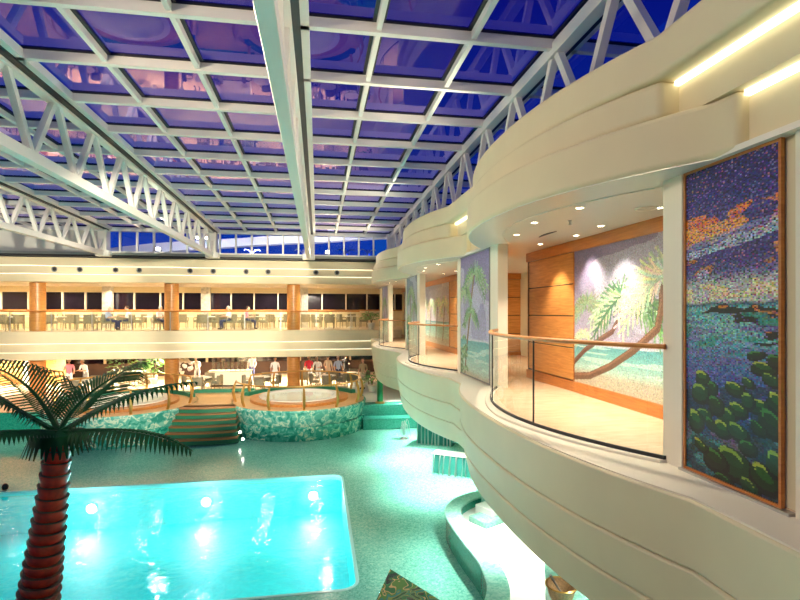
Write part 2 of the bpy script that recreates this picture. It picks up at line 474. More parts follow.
# slab: three fascia bands, each drawn in under the one above
sl = outline(2.87, 0.53, 3.2, 2.4, 0.4, YEND)
tr1 = MB().ribbon(sl, inner(sl, 3.6), -0.62, -0.05, tuck=0.045).build('trim_1', M['cream'], bevel=0.02); struct(tr1)
s2 = [(x + 0.03, y) for x, y in sl]
struct(MB().ribbon(s2, inner(s2, 3.6), -1.06, -0.625, tuck=0.07).build('trim_2', M['cream'], bevel=0.03))
s3 = [(x + 0.09, y) for x, y in sl]
struct(MB().ribbon(s3, inner(s3, 3.6), -1.50, -1.065, tuck=0.10).build('trim_3', M['cream'], bevel=0.03))
s4 = [(x + 0.2, y) for x, y in sl]
struct(MB().ribbon(s4, inner(s4, 7.0), -1.49, -1.45).build('ceiling', M['ceil']))          # soffit over the pool side
lg = [(x + 0.03, y) for x, y in sl]
struct(MB().ribbon(lg, inner(lg, 3.6), -0.05, -0.035).build('trim_4', M['ledge']))           # white ledge
# floors of the bays and the passage behind them
gl_pts = {}
for bi, c in enumerate(BAYS):
    cg = c - 0.06
    pts = [(3.3 - 0.7 * (1 - u * u), cg + 2.3 * u) for u in [k / 16 - 1 for k in range(33)]]
    gl_pts[bi] = pts
    out = [(x - 0.14 * (1 - 0.6 * abs(u)), y) for (x, y), u in zip(pts, [k / 16 - 1 for k in range(33)])]
    struct(MB().ribbon(out, [(x + .06, y) for x, y in pts], -0.05, -0.002).build('trim_%d' % (5 + bi), M['ledge'], bevel=0.01))
    inn = [(x + 0.05, y) for x, y in pts]
    struct(MB().ribbon(inn, inner(inn, 4.55), -0.05, 0.0).build('floor', M['marble']))
struct(MB().bx(3.36, 7.0, 0.4, YEND, -0.06, -0.004).build('floor', M['marble']))
# upper fascia: bottom and middle bands only swell at the bays, the top band runs through
def bay_piece(xs, depth, L, e, c):
    return [(xs - depth * fb(u, e), c + L * u) for u in [k / 24 - 1 for k in range(49)]]
for bi, c in enumerate(ALLC):
    p = [(3.26, c - 3.25)] + bay_piece(3.22, 0.92, 3.0, 2.2, c) + [(3.26, c + 3.25)]; p = [q for q in p if 0.4 < q[1] < YEND]
    struct(MB().ribbon(p, inner(p, 3.6), 2.70, 3.17).build('trim_%d' % (10 + bi), M['cream'], bevel=0.045))
    p = bay_piece(3.03, 0.60, 2.65, 2.2, c); p = [q for q in p if 0.4 < q[1] < YEND]
    if len(p) > 1: struct(MB().ribbon(p, inner(p, 3.6), 3.172, 3.50).build('trim_%d' % (20 + bi), M['cream'], bevel=0.045))
tp = outline(2.98, 0.47, 2.65, 2.2, 0.4, YEND)
struct(MB().ribbon(tp, inner(tp, 3.6), 3.502, 3.90).build('trim_30', M['cream'], bevel=0.045))
for bi, c in enumerate(ALLC):
    n0 = ALLC[bi + 1] if bi + 1 < len(ALLC) else 28.6
    a, b_ = max(0.4, c + 2.65), min(YEND, n0 - 2.65)
    struct(MB().bx(3.22, 3.6, a, b_, 3.172, 3.50).build('trim_%d' % (31 + bi), M['cream']))
    st = MB().bx(3.165, 3.215, a + 0.01, b_ - 0.01, 3.455, 3.495).build('cove_light', M['cove'])
    tag(st, 'cove strip under the top cream band, over the %s' % ['tall sunset mosaic at the right edge', 'palm mosaic between first and second balconies', 'mosaic between second and third balconies', 'far end of the balcony row'][bi], 'light strip', 'cove light strips on the right side')
    a, b_ = max(0.4, c + 3.25), min(YEND, n0 - 3.25)
    struct(MB().bx(3.36, 3.6, a, b_, 2.70, 3.17).build('trim_%d' % (41 + bi), M['cream']))
    st = MB().bx(3.305, 3.355, a + 0.01, b_ - 0.01, 3.12, 3.165).build('cove_light', M['cove'])
    tag(st, 'cove strip under the middle cream band, above the %s' % ['tall sunset mosaic at the right edge', 'palm mosaic between first and second balconies', 'mosaic between second and third balconies', 'far end of the balcony row'][bi], 'light strip', 'cove light strips on the right side')
ce = outline(3.26, 0.93, 3.0, 2.2, 0.4, YEND)
struct(MB().ribbon(ce, inner(ce, 7.0), 2.692, 2.74).build('ceiling', M['ceil']))
struct(MB().ribbon([(x + .12, y) for x, y in tp], inner(tp, 8.0), 3.78, 3.82).build('ceiling', M['grey']))              # roof over the passage
# raised oval inset in each bay ceiling edge
for bi, c in enumerate(BAYS):
    pts = [(3.5 - 0.72 * (1 - u * u), c - 0.05 + 2.2 * u) for u in [k / 16 - 1 for k in range(33)]]
    struct(MB().ribbon(pts, [(x + 0.03, y) for x, y in pts], 2.68, 2.70).build('trim_%d' % (50 + bi), M['ceil'], bevel=0.006))
    MB()
# walls on the mosaic line and pilasters
spans = [(0.4, 4.15), (9.35, 11.55), (16.65, 18.85), (23.95, YEND)]
for i, (a, b_) in enumerate(spans):
    struct(MB().bx(3.37, 3.50, a, b_, -0.05, 2.70).build('wall_right', M['cream']))
for i, c in enumerate(BAYS):
    for a, b_ in ((c - 2.56, c - 2.3), (c + 2.24, c + 2.66)):
        struct(MB().bx(3.32, 3.52, a, b_, -0.05, 2.70).build('trim_%d' % (60 + i), M['ledge'], bevel=0.008))
struct(MB().bx(3.32, 3.40, 0.4, 3.03, -0.05, 2.70).build('trim_70', M['ledge'], bevel=0.008))
# inner passage walls
def panel_wall(name, fixed, axis, a0, a1, z0, z1, rows, cols, th=0.03, facing=-1, mat=None):
    """wood wall of separate boards on a dark backing; axis is the running direction"""
    mb = MB(); bk = MB(); g = 0.011
    for r in range(rows):
        for c in range(cols):
            u0 = a0 + (a1 - a0) * c / cols + g; u1 = a0 + (a1 - a0) * (c + 1) / cols - g
            w0 = z0 + (z1 - z0) * r / rows + g; w1 = z0 + (z1 - z0) * (r + 1) / rows - g
            if axis == 'y': mb.bx(min(fixed, fixed + facing * th), max(fixed, fixed + facing * th), u0, u1, w0, w1)
            else: mb.bx(u0, u1, min(fixed, fixed + facing * th), max(fixed, fixed + facing * th), w0, w1)
    if axis == 'y': bk.bx(fixed, fixed - facing * 0.06, a0, a1, z0, z1)
    else: bk.bx(a0, a1, fixed, fixed - facing * 0.06, z0, z1)
    b = struct(bk.build(name, M['dark'], smooth=False))
    mb.build('wood_panelling', mat or M['wood'], b, smooth=False)
    return b
panel_wall('wall_right', 4.53, 'y', 8.3, 10.3, 0.2, 2.5, 4, 1)
struct(MB().bx(4.53, 4.65, 2.2, 8.3, 0, 2.69).build('wall_right', M['cream']))
struct(MB().bx(4.59, 4.65, 8.3, 10.29, 0, 2.69).build('wall_right', M['cream']))
struct(MB().bx(4.48, 4.60, 2.2, 10.32, 2.5, 2.69).build('trim_71', M['wood_dark']))
struct(MB().bx(4.485, 4.60, 2.2, 10.32, 0, 0.18).build('baseboard_right', M['wood_dark']))
panel_wall('wall_right', 10.26, 'x', 4.5, 6.6, 0.0, 2.69, 4, 2, facing=1)
panel_wall('wall_right', 15.66, 'x', 4.62, 6.6, 0.12, 2.5, 4, 2)
struct(MB().bx(4.55, 6.6, 15.6, 15.72, 2.5, 2.69).build('trim_72', M['wood_dark']))
struct(MB().bx(4.55, 6.6, 15.61, 15.7, 0, 0.12).build('baseboard_right', M['wood_dark']))
struct(MB().bx(6.6, 6.75, 0.4, YEND, 0, 2.69).build('wall_right', M['cream']))
panel_wall('wall_right', 4.63, 'y', 15.7, 17.2, 0.2, 2.5, 4, 1)
struct(MB().bx(4.63, 4.75, 17.2, 23.0, 0, 2.69).build('wall_right', M['cream']))
panel_wall('wall_right', 4.63, 'y', 23.0, 24.5, 0.2, 2.5, 4, 1)
struct(MB().bx(4.63, 4.75, 24.5, YEND, 0, 2.69).build('wall_right', M['cream']))
struct(MB().bx(4.58, 4.70, 15.6, YEND, 2.5, 2.69).build('trim_73', M['wood_dark']))
struct(MB().bx(4.585, 4.70, 15.6, YEND, 0, 0.18).build('baseboard_right', M['wood_dark']))

# glass balustrades
BN = ['nearest balcony', 'second balcony along the right side', 'farthest balcony on the right side']
for bi, c in enumerate(BAYS):
    pts = gl_pts[bi]
    t = thing('balcony_balustrade', 'curved clear glass balustrade with a wooden handrail on the %s' % BN[bi], 'balustrade', (3.0, c - 0.06, 0), group='balcony balustrades')
    cuts = [0, 1, 11, 22, 32]
    for a, b_ in zip(cuts[:-1], cuts[1:]):
        seg = pts[a:b_ + 1]
        seg = [Vector((*q, 0)) for q in seg]
        # leave a small open joint at the ends of each pane
        seg[0] = seg[0].lerp(seg[1], 0.05); seg[-1] = seg[-1].lerp(seg[-2], 0.05)
        seg = [(v.x, v.y) for v in seg]
        mb = MB(); vs = []; n = len(seg)
        for x, y in seg: vs += [(x, y, 0.0), (x, y, 1.06)]
        mb.add(vs, [(2 * i, 2 * i + 2, 2 * i + 3, 2 * i + 1) for i in range(n - 1)])
        mb.build('glass_pane', M['rail_glass'], t, recalc=False)
        if 1 < a: MB().bx(pts[a][0] - .008, pts[a][0] + .008, pts[a][1] - .008, pts[a][1] + .008, 0.0, 1.06).build('pane_joint', M['dark'], t)
    MB().ribbon([(x - .012, y) for x, y in pts], [(x + .012, y) for x, y in pts], -0.002, 0.035).build('base_channel', M['dark'], t)
    hp = [(x, y, 1.085) for x, y in pts]
    hr = MB(); vs = []; n = len(hp)
    # oval handrail section
    prof = [(math.cos(k * math.pi / 5) * 0.038, math.sin(k * math.pi / 5) * 0.026) for k in range(10)]
    fs = []
    for i, p in enumerate(hp):
        tg = (Vector(hp[min(i + 1, n - 1)]) - Vector(hp[max(i - 1, 0)])).normalized(); sd = Vector((-tg.y, tg.x, 0))
        for q in prof: vs.append(Vector(p) + sd * q[0] + Vector((0, 0, q[1])))
    for i in range(n - 1):
        for k in range(10): fs.append((i * 10 + k, i * 10 + (k + 1) % 10, i * 10 + 10 + (k + 1) % 10, i * 10 + 10 + k))
    fs += [tuple(range(10)), tuple((n - 1) * 10 + k for k in range(10))]
    hr.add(vs, fs).build('handrail', M['rail_wood'], t)

# downlights, vent, sprinkler, speaker in the bay ceilings
DL = [(3.15, -1.04), (3.03, 0.0), (3.22, 1.1), (4.1, 2.1), (4.22, 1.0), (4.12, 0.1), (4.1, -1.2)]
WHERE = ['over the handrail at the near end', 'over the middle of the handrail', 'over the handrail at the far end', 'by the wood panelled wall', 'by the left part of the mural wall',
         'by the middle of the mural wall', 'by the near part of the mural wall']
dl0 = None
for bi, c in enumerate(BAYS):
    for k, (x, dy) in enumerate(DL):
        lab = 'downlight in the ceiling of the %s, %s' % (['nearest balcony', 'second balcony', 'farthest balcony'][bi], WHERE[k])
        if dl0 is None:
            dl0 = thing('downlight', lab, 'downlight', (0, 0, 2.69), group='balcony downlights')
            ring_ = MB().lathe([(0.04, -0.002), (0.055, -0.008), (0.062, -0.002), (0.062, 0.004)], (0, 0, 2.69), 20, cap=False).build('ring', M['ledge'], dl0)
            MB().lathe([(0.0001, -0.003), (0.042, -0.003), (0.042, 0.0)], (0, 0, 2.69), 20, cap=False).build('lens', M['lamp'], ring_)
            o = dl0
        else: o = dup(dl0, label=lab)
        o.location = (x, c + dy, 2.69)
        wallside = x > 3.9
        spot('downlight_beam', (x - (0.06 if wallside else 0), c + dy, 2.665), (x + (0.26 if wallside else -0.02), c + dy, 0), 200 if wallside else 210, 110 if not wallside else 80, 0.7, (1, 0.87, 0.70), 0.05)
v = at(557, 234.5, FPX * 1.27 / 77.5)
pts = [(v.x - 0.22 + 0.05 * u * u, v.y + 0.32 * u) for u in [k / 8 - 1 for k in range(17)]]
t = MB().ribbon(pts, [(x + 0.05 * (1 - ((k / 8 - 1) ** 2)) + .002, y) for k, (x, y) in enumerate(pts)], 2.68, 2.694).build('air_slot', M['dark'])
tag(t, 'dark curved air slot in the ceiling of the nearest balcony', 'air vent')
v = at(570, 222, FPX * 1.25 / 90)
t = thing('sprinkler', 'small sprinkler head hanging from the ceiling of the nearest balcony', 'sprinkler', (v.x, v.y, 2.69))
MB().lathe([(0.03, 2.69), (0.03, 2.68), (0.012, 2.675), (0.012, 2.63), (0.002, 2.63)], (v.x, v.y, 0), 12).build('stem', M['steel'], t)
MB().lathe([(0.028, 2.625), (0.028, 2.63)], (v.x, v.y, 0), 12).build('deflector', M['steel'], t)
v = at(646, 209, FPX * 1.265 / 103)
t = thing('ceiling_speaker', 'round white speaker grille in the ceiling of the nearest balcony', 'speaker', (v.x, v.y, 2.69))
MB().lathe([(0.13, 2.692), (0.125, 2.68), (0.1, 2.68)], (v.x, v.y, 0), 24, cap=False).build('rim', M['ledge'], t)
MB().lathe([(0.0001, 2.683), (0.1, 2.683)], (v.x, v.y, 0), 24, cap=False).build('grille', pmat('speaker_grille', (0.6, 0.54, 0.45), 0.6), t)

# ------------------------------------------------------------------ tile pictures (every tile a face with its own glass colour)
class Pic:
    def __init__(s, W, H, tile):
        s.W, s.H, s.t = W, H, tile
        s.nx, s.ny = max(2, round(W / (tile * (1.5 if tile < .014 else 1)))), max(2, round(H / tile))
        s.rs = np.random.RandomState(int(W * 1000 + H * 77))
        s.x, s.y = np.meshgrid((np.arange(s.nx) + .5) * W / s.nx, (np.arange(s.ny) + .5) * H / s.ny)   # y measured down from the top
        s.c = np.zeros((s.ny, s.nx, 3))
    def vgrad(s, stops, wob=0.0):
        v = s.y / s.H + (wob * s.smooth(6, 3) if wob else 0)
        for k in range(3): s.c[..., k] = np.interp(v, [p for p, _ in stops], [c[k] for _, c in stops])
    def smooth(s, nx, ny):
        g = s.rs.uniform(-1, 1, (ny + 2, nx + 2))
        u = s.x / s.W * nx; v = s.y / s.H * ny
        i = np.clip(u.astype(int), 0, nx); j = np.clip(v.astype(int), 0, ny)
        fu, fv = u - i, v - j; fu = fu * fu * (3 - 2 * fu); fv = fv * fv * (3 - 2 * fv)
        return (g[j, i] * (1 - fu) + g[j, i + 1] * fu) * (1 - fv) + (g[j + 1, i] * (1 - fu) + g[j + 1, i + 1] * fu) * fv
    def mix(s, mask, col, a=1.0):
        m = np.clip(mask, 0, 1)[..., None] * a
        s.c = s.c * (1 - m) + np.array(col) * m
    def dist(s, pts):
        d = np.full(s.x.shape, 1e9)
        for (x0, y0), (x1, y1) in zip(pts[:-1], pts[1:]):
            dx, dy = x1 - x0, y1 - y0; L = dx * dx + dy * dy + 1e-9
            t = np.clip(((s.x - x0) * dx + (s.y - y0) * dy) / L, 0, 1)
            d = np.minimum(d, np.hypot(s.x - x0 - t * dx, s.y - y0 - t * dy))
        return d
    def stroke(s, pts, w, col, a=1.0): s.mix((s.dist(pts) < w / 2).astype(float), col, a)
    def ell(s, cx, cy, rx, ry, col, a=1.0, rot=0.0):
        dx, dy = s.x - cx, s.y - cy; c, n = math.cos(rot), math.sin(rot)
        s.mix((((dx * c + dy * n) / rx) ** 2 + ((-dx * n + dy * c) / ry) ** 2 < 1).astype(float), col, a)
    def jitter(s, a, hue=0.4):
        n = s.rs.normal(0, 1, s.c.shape[:2])[..., None] * a
        h = s.rs.normal(0, 1, s.c.shape) * a * hue
        s.c = np.clip(s.c * (1 + n) + h * s.c.mean(-1, keepdims=True), 0.002, 0.95)
    def palm(s, top, trunk, R_, cols, nf=11, w=0.012, droop=0.5, tcol=(0.16, 0.09, 0.05), tw=0.1):
        if trunk: s.stroke(trunk, tw, tcol); s.stroke([(x - tw * .2, y - tw * .2) for x, y in trunk], tw * .3, [min(1, q * 1.7) for q in tcol])
        for k in range(nf):
            a = math.pi * (-0.15 + 1.3 * k / (nf - 1)); L = R_ * s.rs.uniform(0.8, 1.1)
            dx, dy = math.cos(a) * L, -math.sin(a) * L * 0.62
            pr = None; c = cols[s.rs.randint(len(cols))]
            P_ = [(top[0] + dx * t, top[1] + dy * t * (1 - .3 * t) + droop * L * t * t) for t in np.linspace(0, 1, 9)]
            s.stroke(P_, w * 1.3, c)
            for i in range(1, 9):
                q = 1 - abs(i / 8 - .45)
                for sg in (-1, 1):
                    tx, ty = P_[i][0] - P_[i - 1][0], P_[i][1] - P_[i - 1][1]; n = math.hypot(tx, ty) + 1e-6
                    ex = P_[i][0] + (tx / n * .6 - sg * ty / n * .55) * L * .33 * q
                    ey = P_[i][1] + (ty / n * .6 + sg * tx / n * .55) * L * .33 * q + .06 * L
                    s.stroke([P_[i], (ex, ey)], w, [cc * s.rs.uniform(.75, 1.25) for cc in c], 0.9)
    def build(s, X, y_left, z0, mat, parent, name, thick=0.012):
        """face -X (towards the hall); left edge of the picture at the larger y"""
        ny, nx = s.ny, s.nx
        ys = y_left - np.linspace(0, s.W, nx + 1); zs = z0 + s.H - np.linspace(0, s.H, ny + 1)
        Y, Z = np.meshgrid(ys, zs)
        V = np.stack([np.full(Y.shape, X), Y, Z], -1).reshape(-1, 3)
        i = np.arange(ny)[:, None] * (nx + 1) + np.arange(nx)[None, :]
        F = np.stack([i, i + nx + 1, i + nx + 2, i + 1], -1).reshape(-1, 4)
        nv, nf = len(V), len(F)
        # closed back so the panel has thickness
        B = [(X + thick, ys[0], zs[0]), (X + thick, ys[-1], zs[0]), (X + thick, ys[-1], zs[-1]), (X + thick, ys[0], zs[-1])]
        tl, trr, brr, bl = 0, nx, (ny + 1) * (nx + 1) - 1, ny * (nx + 1)
        verts = V.tolist() + B; faces = F.tolist() + [[nv, nv + 1, nv + 2, nv + 3], [tl, trr, nv + 1, nv], [trr, brr, nv + 2, nv + 1], [brr, bl, nv + 3, nv + 2], [bl, tl, nv, nv + 3]]
        me = bpy.data.meshes.new(name); me.from_pydata(verts, [], faces); me.materials.append(mat)
        at_ = me.attributes.new('tile_colour', 'FLOAT_COLOR', 'FACE')
        col = np.ones((len(faces), 4)); col[:, :3] = 0.1; col[:nf, :3] = s.c.reshape(-1, 3)
        at_.data.foreach_set('color', col.astype(np.float32).ravel())
        o = bpy.data.objects.new(name, me); COL.objects.link(o)
        if parent is not None:
            o.parent = parent; o.matrix_parent_inverse = parent.matrix_basis.inverted()
        return o

def frame(X, y0, y1, z0, z1, w, d, mat, parent, name='frame'):
    mb = MB()
    mb.bx(X - d, X + 0.02, y0 - w, y0, z0 - w, z1 + w).bx(X - d, X + 0.02, y1, y1 + w, z0 - w, z1 + w)
    mb.bx(X - d, X + 0.02, y0, y1, z0 - w, z0).bx(X - d, X + 0.02, y0, y1, z1, z1 + w)
    return mb.build(name, mat, parent, smooth=False)

# --- sunset over a rocky shore, the big mosaic at the right edge
def sunset():
    p = Pic(0.94, 2.66, 0.0112)
    p.vgrad([(0, (.018, .018, .14)), (.10, (.03, .035, .24)), (.16, (.07, .07, .30)), (.21, (.06, .05, .22)), (.30, (.05, .05, .25)), (.345, (.12, .13, .34)), (.37, (.42, .45, .48)), (.435, (.55, .58, .55)),
             (.445, (.03, .12, .2)), (.455, (.18, .48, .50)), (.53, (.22, .52, .52)), (.60, (.10, .28, .46)), (.68, (.05, .10, .36)), (.78, (.02, .07, .26)), (.9, (.02, .10, .20)), (1, (.03, .16, .2))], 0.008)
    v = p.y / p.H; u = p.x / p.W; n1 = p.smooth(5, 24); n2 = p.smooth(9, 40)
    def band(v0, h, th): return ((n1 * .7 + n2 * .5) > th) * np.exp(-((v - v0 + .02 * (u - .5)) / h) ** 2) > .45
    p.mix(band(.185, .045, -.05), (.80, .25, .04)); p.mix(band(.215, .035, .05), (.92, .42, .10))
    p.mix((np.abs(v - .262 + .055 * (u - .4)) < .014 + .008 * n1), (.45, .58, .70), .9)
    p.mix((np.abs(v - .235 + .055 * (u - .4)) < .012), (.30, .36, .6), .6)
    p.mix(band(.315, .035, .12), (.58, .22, .07)); p.mix(band(.40, .03, .1), (.75, .66, .42), .8); p.mix(band(.345, .02, .3), (.5, .55, .75), .8)
    # reef
    for cx, cy, rx, ry in ((.62, .462, .42, .009), (.82, .478, .26, .016), (.70, .488, .14, .010), (.93, .50, .16, .016), (.98, .535, .12, .010), (.90, .56, .13, .007)):
        p.mix((((u - cx) / rx) ** 2 + ((v - cy + .012 * n2) / ry) ** 2 < 1), (.012, .02, .02))
        p.mix(((((u - cx) / rx) ** 2 + ((v - cy + .004) / ry) ** 2 < .8) & (n2 > .38)), (.55, .2, .05))
    # water glints
    p.mix(((p.rs.rand(*u.shape) > .82) & (v > .47) & (v < .80)), (.18, .2, .52), .8)
    p.mix(((p.smooth(6, 60) > .35) & (v > .5) & (v < .75)), (.16, .14, .42), .7)
    p.mix(((p.smooth(7, 40) > .45) & (v > .47) & (v < .6)), (.03, .32, .25), .8)
    p.mix(((p.smooth(4, 12) > .15) & (v > .80)), (.06, .30, .32), .8)
    p.mix(((p.smooth(6, 14) > .4) & (v > .80)), (.20, .12, .22), .7)
    B = [(.20, .655, .14, .028), (.17, .705, .15, .033), (.32, .685, .07, .024), (.57, .672, .17, .026), (.70, .648, .08, .018), (.78, .535 + .03, .13, .016), (.85, .60, .12, .022), (.92, .63, .13, .024),
         (.95, .575, .10, .02), (.60, .735, .10, .020), (.48, .765, .11, .028), (.36, .735, .09, .026), (.80, .71, .15, .026), (.70, .70, .06, .02), (.93, .75, .13, .030), (.98, .69, .10, .03), (.22, .775, .10, .022),
         (.30, .80, .08, .018), (.43, .805, .10, .022), (.60, .80, .12, .026), (.80, .775, .11, .022), (.12, .80, .10, .03), (.55, .90, .20, .045), (.70, .84, .13, .024), (.86, .91, .16, .04), (.97, .86, .10, .03),
         (.35, .91, .14, .028), (.18, .88, .13, .026), (.72, .955, .16, .028), (.45, .965, .13, .022)]
    p.mix(((p.smooth(6, 22) > -.25) & (v > .735 - .06 * u)), (.008, .025, .06), .75)
    bm = np.zeros(u.shape, bool)
    for i, (cx, cy, rx, ry) in enumerate(B):
        q_ = p.rs.uniform(.75, 1.3); rx *= q_; ry *= q_ * p.rs.uniform(.9, 1.5); rot = p.rs.uniform(-.2, .45)
        cx, cy, rx, ry = cx * p.W, (cy + .03) * p.H, rx * p.W * .84, ry * p.H * .80
        p.ell(cx + .012, cy + ry * .25, rx * 1.06, ry * 1.08, (.003, .010, .016), 1, rot)
        p.ell(cx, cy, rx * .92, ry * .90, [(.005, .04, .016), (.008, .06, .03), (.014, .03, .026)][i % 3], 1, rot)
        p.ell(cx - rx * .12, cy - ry * .40, rx * .66, ry * .42, [(.46, .56, .08), (.28, .46, .08), (.06, .26, .06)][(i * 7) % 3], 1, rot + .12)
        p.ell(cx - rx * .02, cy - ry * .16, rx * .60, ry * .36, [(.015, .12, .025), (.015, .09, .04), (.01, .05, .02)][i % 3], 1, rot + .12)
        bm |= (((p.x - cx) / rx) ** 2 + ((p.y - cy) / ry) ** 2 < 1)
    q = p.rs.rand(*u.shape); sky_ = v < .37
    p.mix((q > .88) & sky_, (.22, .16, .50), .8); p.mix((q < .10) & sky_, (.012, .010, .06), .9); p.mix((q > .46) & (q < .50) & sky_, (.55, .22, .20), .7)
    p.c = np.clip(p.c, 0, 1) ** 1.12 * .95
    keep = p.c.copy(); p.jitter(0.36, 0.75); p.c = np.where(bm[..., None], keep * .75 + p.c * .25, p.c)
    return p
t = thing('glass_mosaic', 'tall glass mosaic of sunset sea and green boulders at the right edge of the picture', 'mosaic', (3.34, 3.63, 0.0))
sunset().build(3.335, 4.10, 0.01, M['mosaic'], t, 'tile_picture')
frame(3.335, 3.16, 4.10, 0.01, 2.67, 0.022, 0.014, M['wood_dark'], t)
MB().bx(3.29, 3.36, 3.05, 4.15, -0.045, -0.012).build('sill', M['steel'], t)

GRN = [(.10, .24, .10), (.18, .36, .16), (.06, .18, .09), (.30, .46, .26)]
PALE = [(.62, .66, .40), (.50, .62, .46), (.78, .76, .56), (.35, .50, .36)]
def lagoon(W, H, tile, palms, horizon=.68, sky=((.24, .21, .38), (.42, .40, .56)), plants=True, beach=.9):
    p = Pic(W, H, tile)
    p.vgrad([(0, sky[0]), (horizon - .02, sky[1]), (horizon, (.62, .64, .70)), (horizon + .006, (.10, .36, .40)), (horizon + .10, (.20, .50, .48)), (beach - .02, (.42, .62, .54)), (beach + .02, (.46, .44, .34)), (1, (.50, .46, .35))], .01)
    m = p.smooth(4, 7); p.mix((m > .2) * (p.y / H < horizon) * .5, (.58, .60, .72))
    m = p.smooth(5, 50); p.mix(((m > .4) & (p.y / H > horizon) & (p.y / H < beach)), (.55, .74, .66), .7)
    for a in palms: p.palm(**a)
    if plants:
        for k in range(16):
            cx = p.rs.uniform(-.02, .28) * W; cy = H * p.rs.uniform(.55, 1)
            p.palm((cx, cy), None, .14, GRN, 6, .02, .2)
    p.jitter(.18, .35)
    return p
def mosaic_panel(c_label, y0, y1, pic, X=3.335):
    t = thing('glass_mosaic', c_label, 'mosaic', (X, (y0 + y1) / 2, 0))
    pic.build(X, y1, 0.01, M['mosaic'], t, 'tile_picture')
    frame(X, y0, y1, 0.01, 2.67, 0.025, 0.014, M['grey'], t)
mosaic_panel('mosaic of a tall palm against lavender sky between first and second balconies', 9.43, 11.47,
    lagoon(2.04, 2.66, 0.017, [dict(top=(1.05, .42), trunk=[(.35, 2.66), (.55, 1.9), (.8, 1.1), (1.05, .42)], R_=.85, cols=GRN, w=.03, tw=.09, nf=12),
                               dict(top=(.8, 1.25), trunk=[(.4, 2.4), (.6, 1.8), (.8, 1.25)], R_=.52, cols=GRN, w=.026, tw=.06, nf=10),
                               dict(top=(.35, .75), trunk=None, R_=.5, cols=GRN, w=.026)], .70, ((.16, .13, .34), (.36, .35, .55)), True, .97))
mosaic_panel('narrow looking palm mosaic between second and third balconies', 16.72, 18.78,
    lagoon(2.06, 2.66, 0.022, [dict(top=(.9, .5), trunk=[(.4, 2.66), (.7, 1.6), (.9, .5)], R_=.8, cols=GRN, w=.035, tw=.1), dict(top=(1.5, 1.0), trunk=[(1.3, 2.5), (1.5, 1.0)], R_=.6, cols=GRN, w=.03, tw=.07),
                               dict(top=(.5, 1.5), trunk=None, R_=.6, cols=GRN, w=.03)], .6, ((.13, .18, .30), (.3, .38, .45))))
mosaic_panel('farthest mosaic on the right, beyond the third balcony', 24.02, 26.0,
    lagoon(1.98, 2.66, 0.03, [dict(top=(.9, .7), trunk=[(.5, 2.66), (.9, .7)], R_=.8, cols=GRN, w=.04, tw=.1)], .6))
def mural(label, X, y0, y1, z0, z1, pic):
    t = thing('mural', label, 'mural', (X, (y0 + y1) / 2, z0))
    pic.build(X, y1, z0, M['mural'], t, 'tile_picture')
    frame(X, y0, y1, z0, z1, 0.02, 0.012, M['wood_dark'], t)
# leaning palms over a beach: s runs from the left end (y = 8.28) to the near end
mural('wide lit mural of leaning palms over a beach, behind the nearest balcony', 4.505, 4.6, 8.28, 0.19, 2.49,
    lagoon(3.68, 2.30, 0.0145, [
        dict(top=(.30, 1.45), trunk=None, R_=.36, cols=PALE, w=.02, nf=9),
        dict(top=(.42, .92), trunk=None, R_=.62, cols=[(.14, .24, .12), (.26, .36, .22)], w=.028, nf=16),
        dict(top=(1.46, .82), trunk=[(.0, 1.95), (.35, 1.72), (.8, 1.52), (1.15, 1.38), (1.36, 1.15), (1.46, .82)], R_=.95, cols=GRN + PALE[1:2], w=.034, tw=.09, nf=20, tcol=(.13, .06, .04)),
        dict(top=(2.42, .55), trunk=[(-.1, 2.22), (.5, 2.14), (1.1, 1.92), (1.7, 1.62), (2.2, 1.30), (2.30, .95), (2.25, .55)], R_=1.15, cols=PALE + GRN[1:2], w=.038, tw=.12, nf=22, tcol=(.15, .08, .05)),
        dict(top=(3.3, .8), trunk=[(2.6, 2.1), (3.1, 1.5), (3.3, .8)], R_=.7, cols=GRN, w=.024, tw=.12)],
        .70, ((.20, .17, .29), (.40, .38, .50)), False, .90))
mural('pale palm mural in a wood frame behind the second balcony', 4.605, 17.25, 22.9, 0.19, 2.49,
    lagoon(5.65, 2.30, 0.03, [dict(top=(x, .7), trunk=[(x - .3, 2.1), (x, .7)], R_=.8, cols=PALE, w=.04, tw=.1) for x in (.7, 1.7, 2.8, 3.9, 5.0)], .62, ((.40, .40, .55), (.62, .62, .72)), False))
mural('small pale mural behind the farthest balcony', 4.605, 24.6, 26.6, 0.19, 2.49,
    lagoon(2.0, 2.30, 0.03, [dict(top=(1.0, .7), trunk=[(.7, 2.1), (1.0, .7)], R_=.8, cols=PALE, w=.04, tw=.1)], .62, ((.45, .45, .55), (.66, .68, .72)), False))

# ------------------------------------------------------------------ far end: two decks facing the pool
COLX = [-20.6, -14.35, -7.8, -1.35]
XL, XR = -21.0, 3.3
def far_line(y, depth, half, x0=XL, x1=XR):
    pts = []; keys = {x0, x1}
    for c in COLX:
        for k in range(-10, 11):
            x = c + half * k / 10
            if x0 < x < x1: keys.add(round(x, 4))
    for x in sorted(keys):
        yy = y
        for c in COLX:
            if abs(x - c) < half: yy = y - depth * (0.5 + 0.5 * math.cos(math.pi * (x - c) / half)) ** 0.6
        pts.append((x, yy))
    return pts
def far_band(name, y, depth, half, z0, z1, mat):
    p = far_line(y, depth, half)
    return struct(MB().ribbon(p, [(x, YF + 0.7) for x, _ in p], z0, z1).build(name, mat, bevel=0.015))
far_band('trim_80', YF - 0.36, 0.0, 1.4, 3.76, 4.17, M['cream'])
far_band('trim_81', YF - 0.20, 0.17, 1.6, 3.365, 3.755, M['cream'])
far_band('trim_82', YF - 0.04, 0.22, 1.3, 2.95, 3.36, M['cream'])
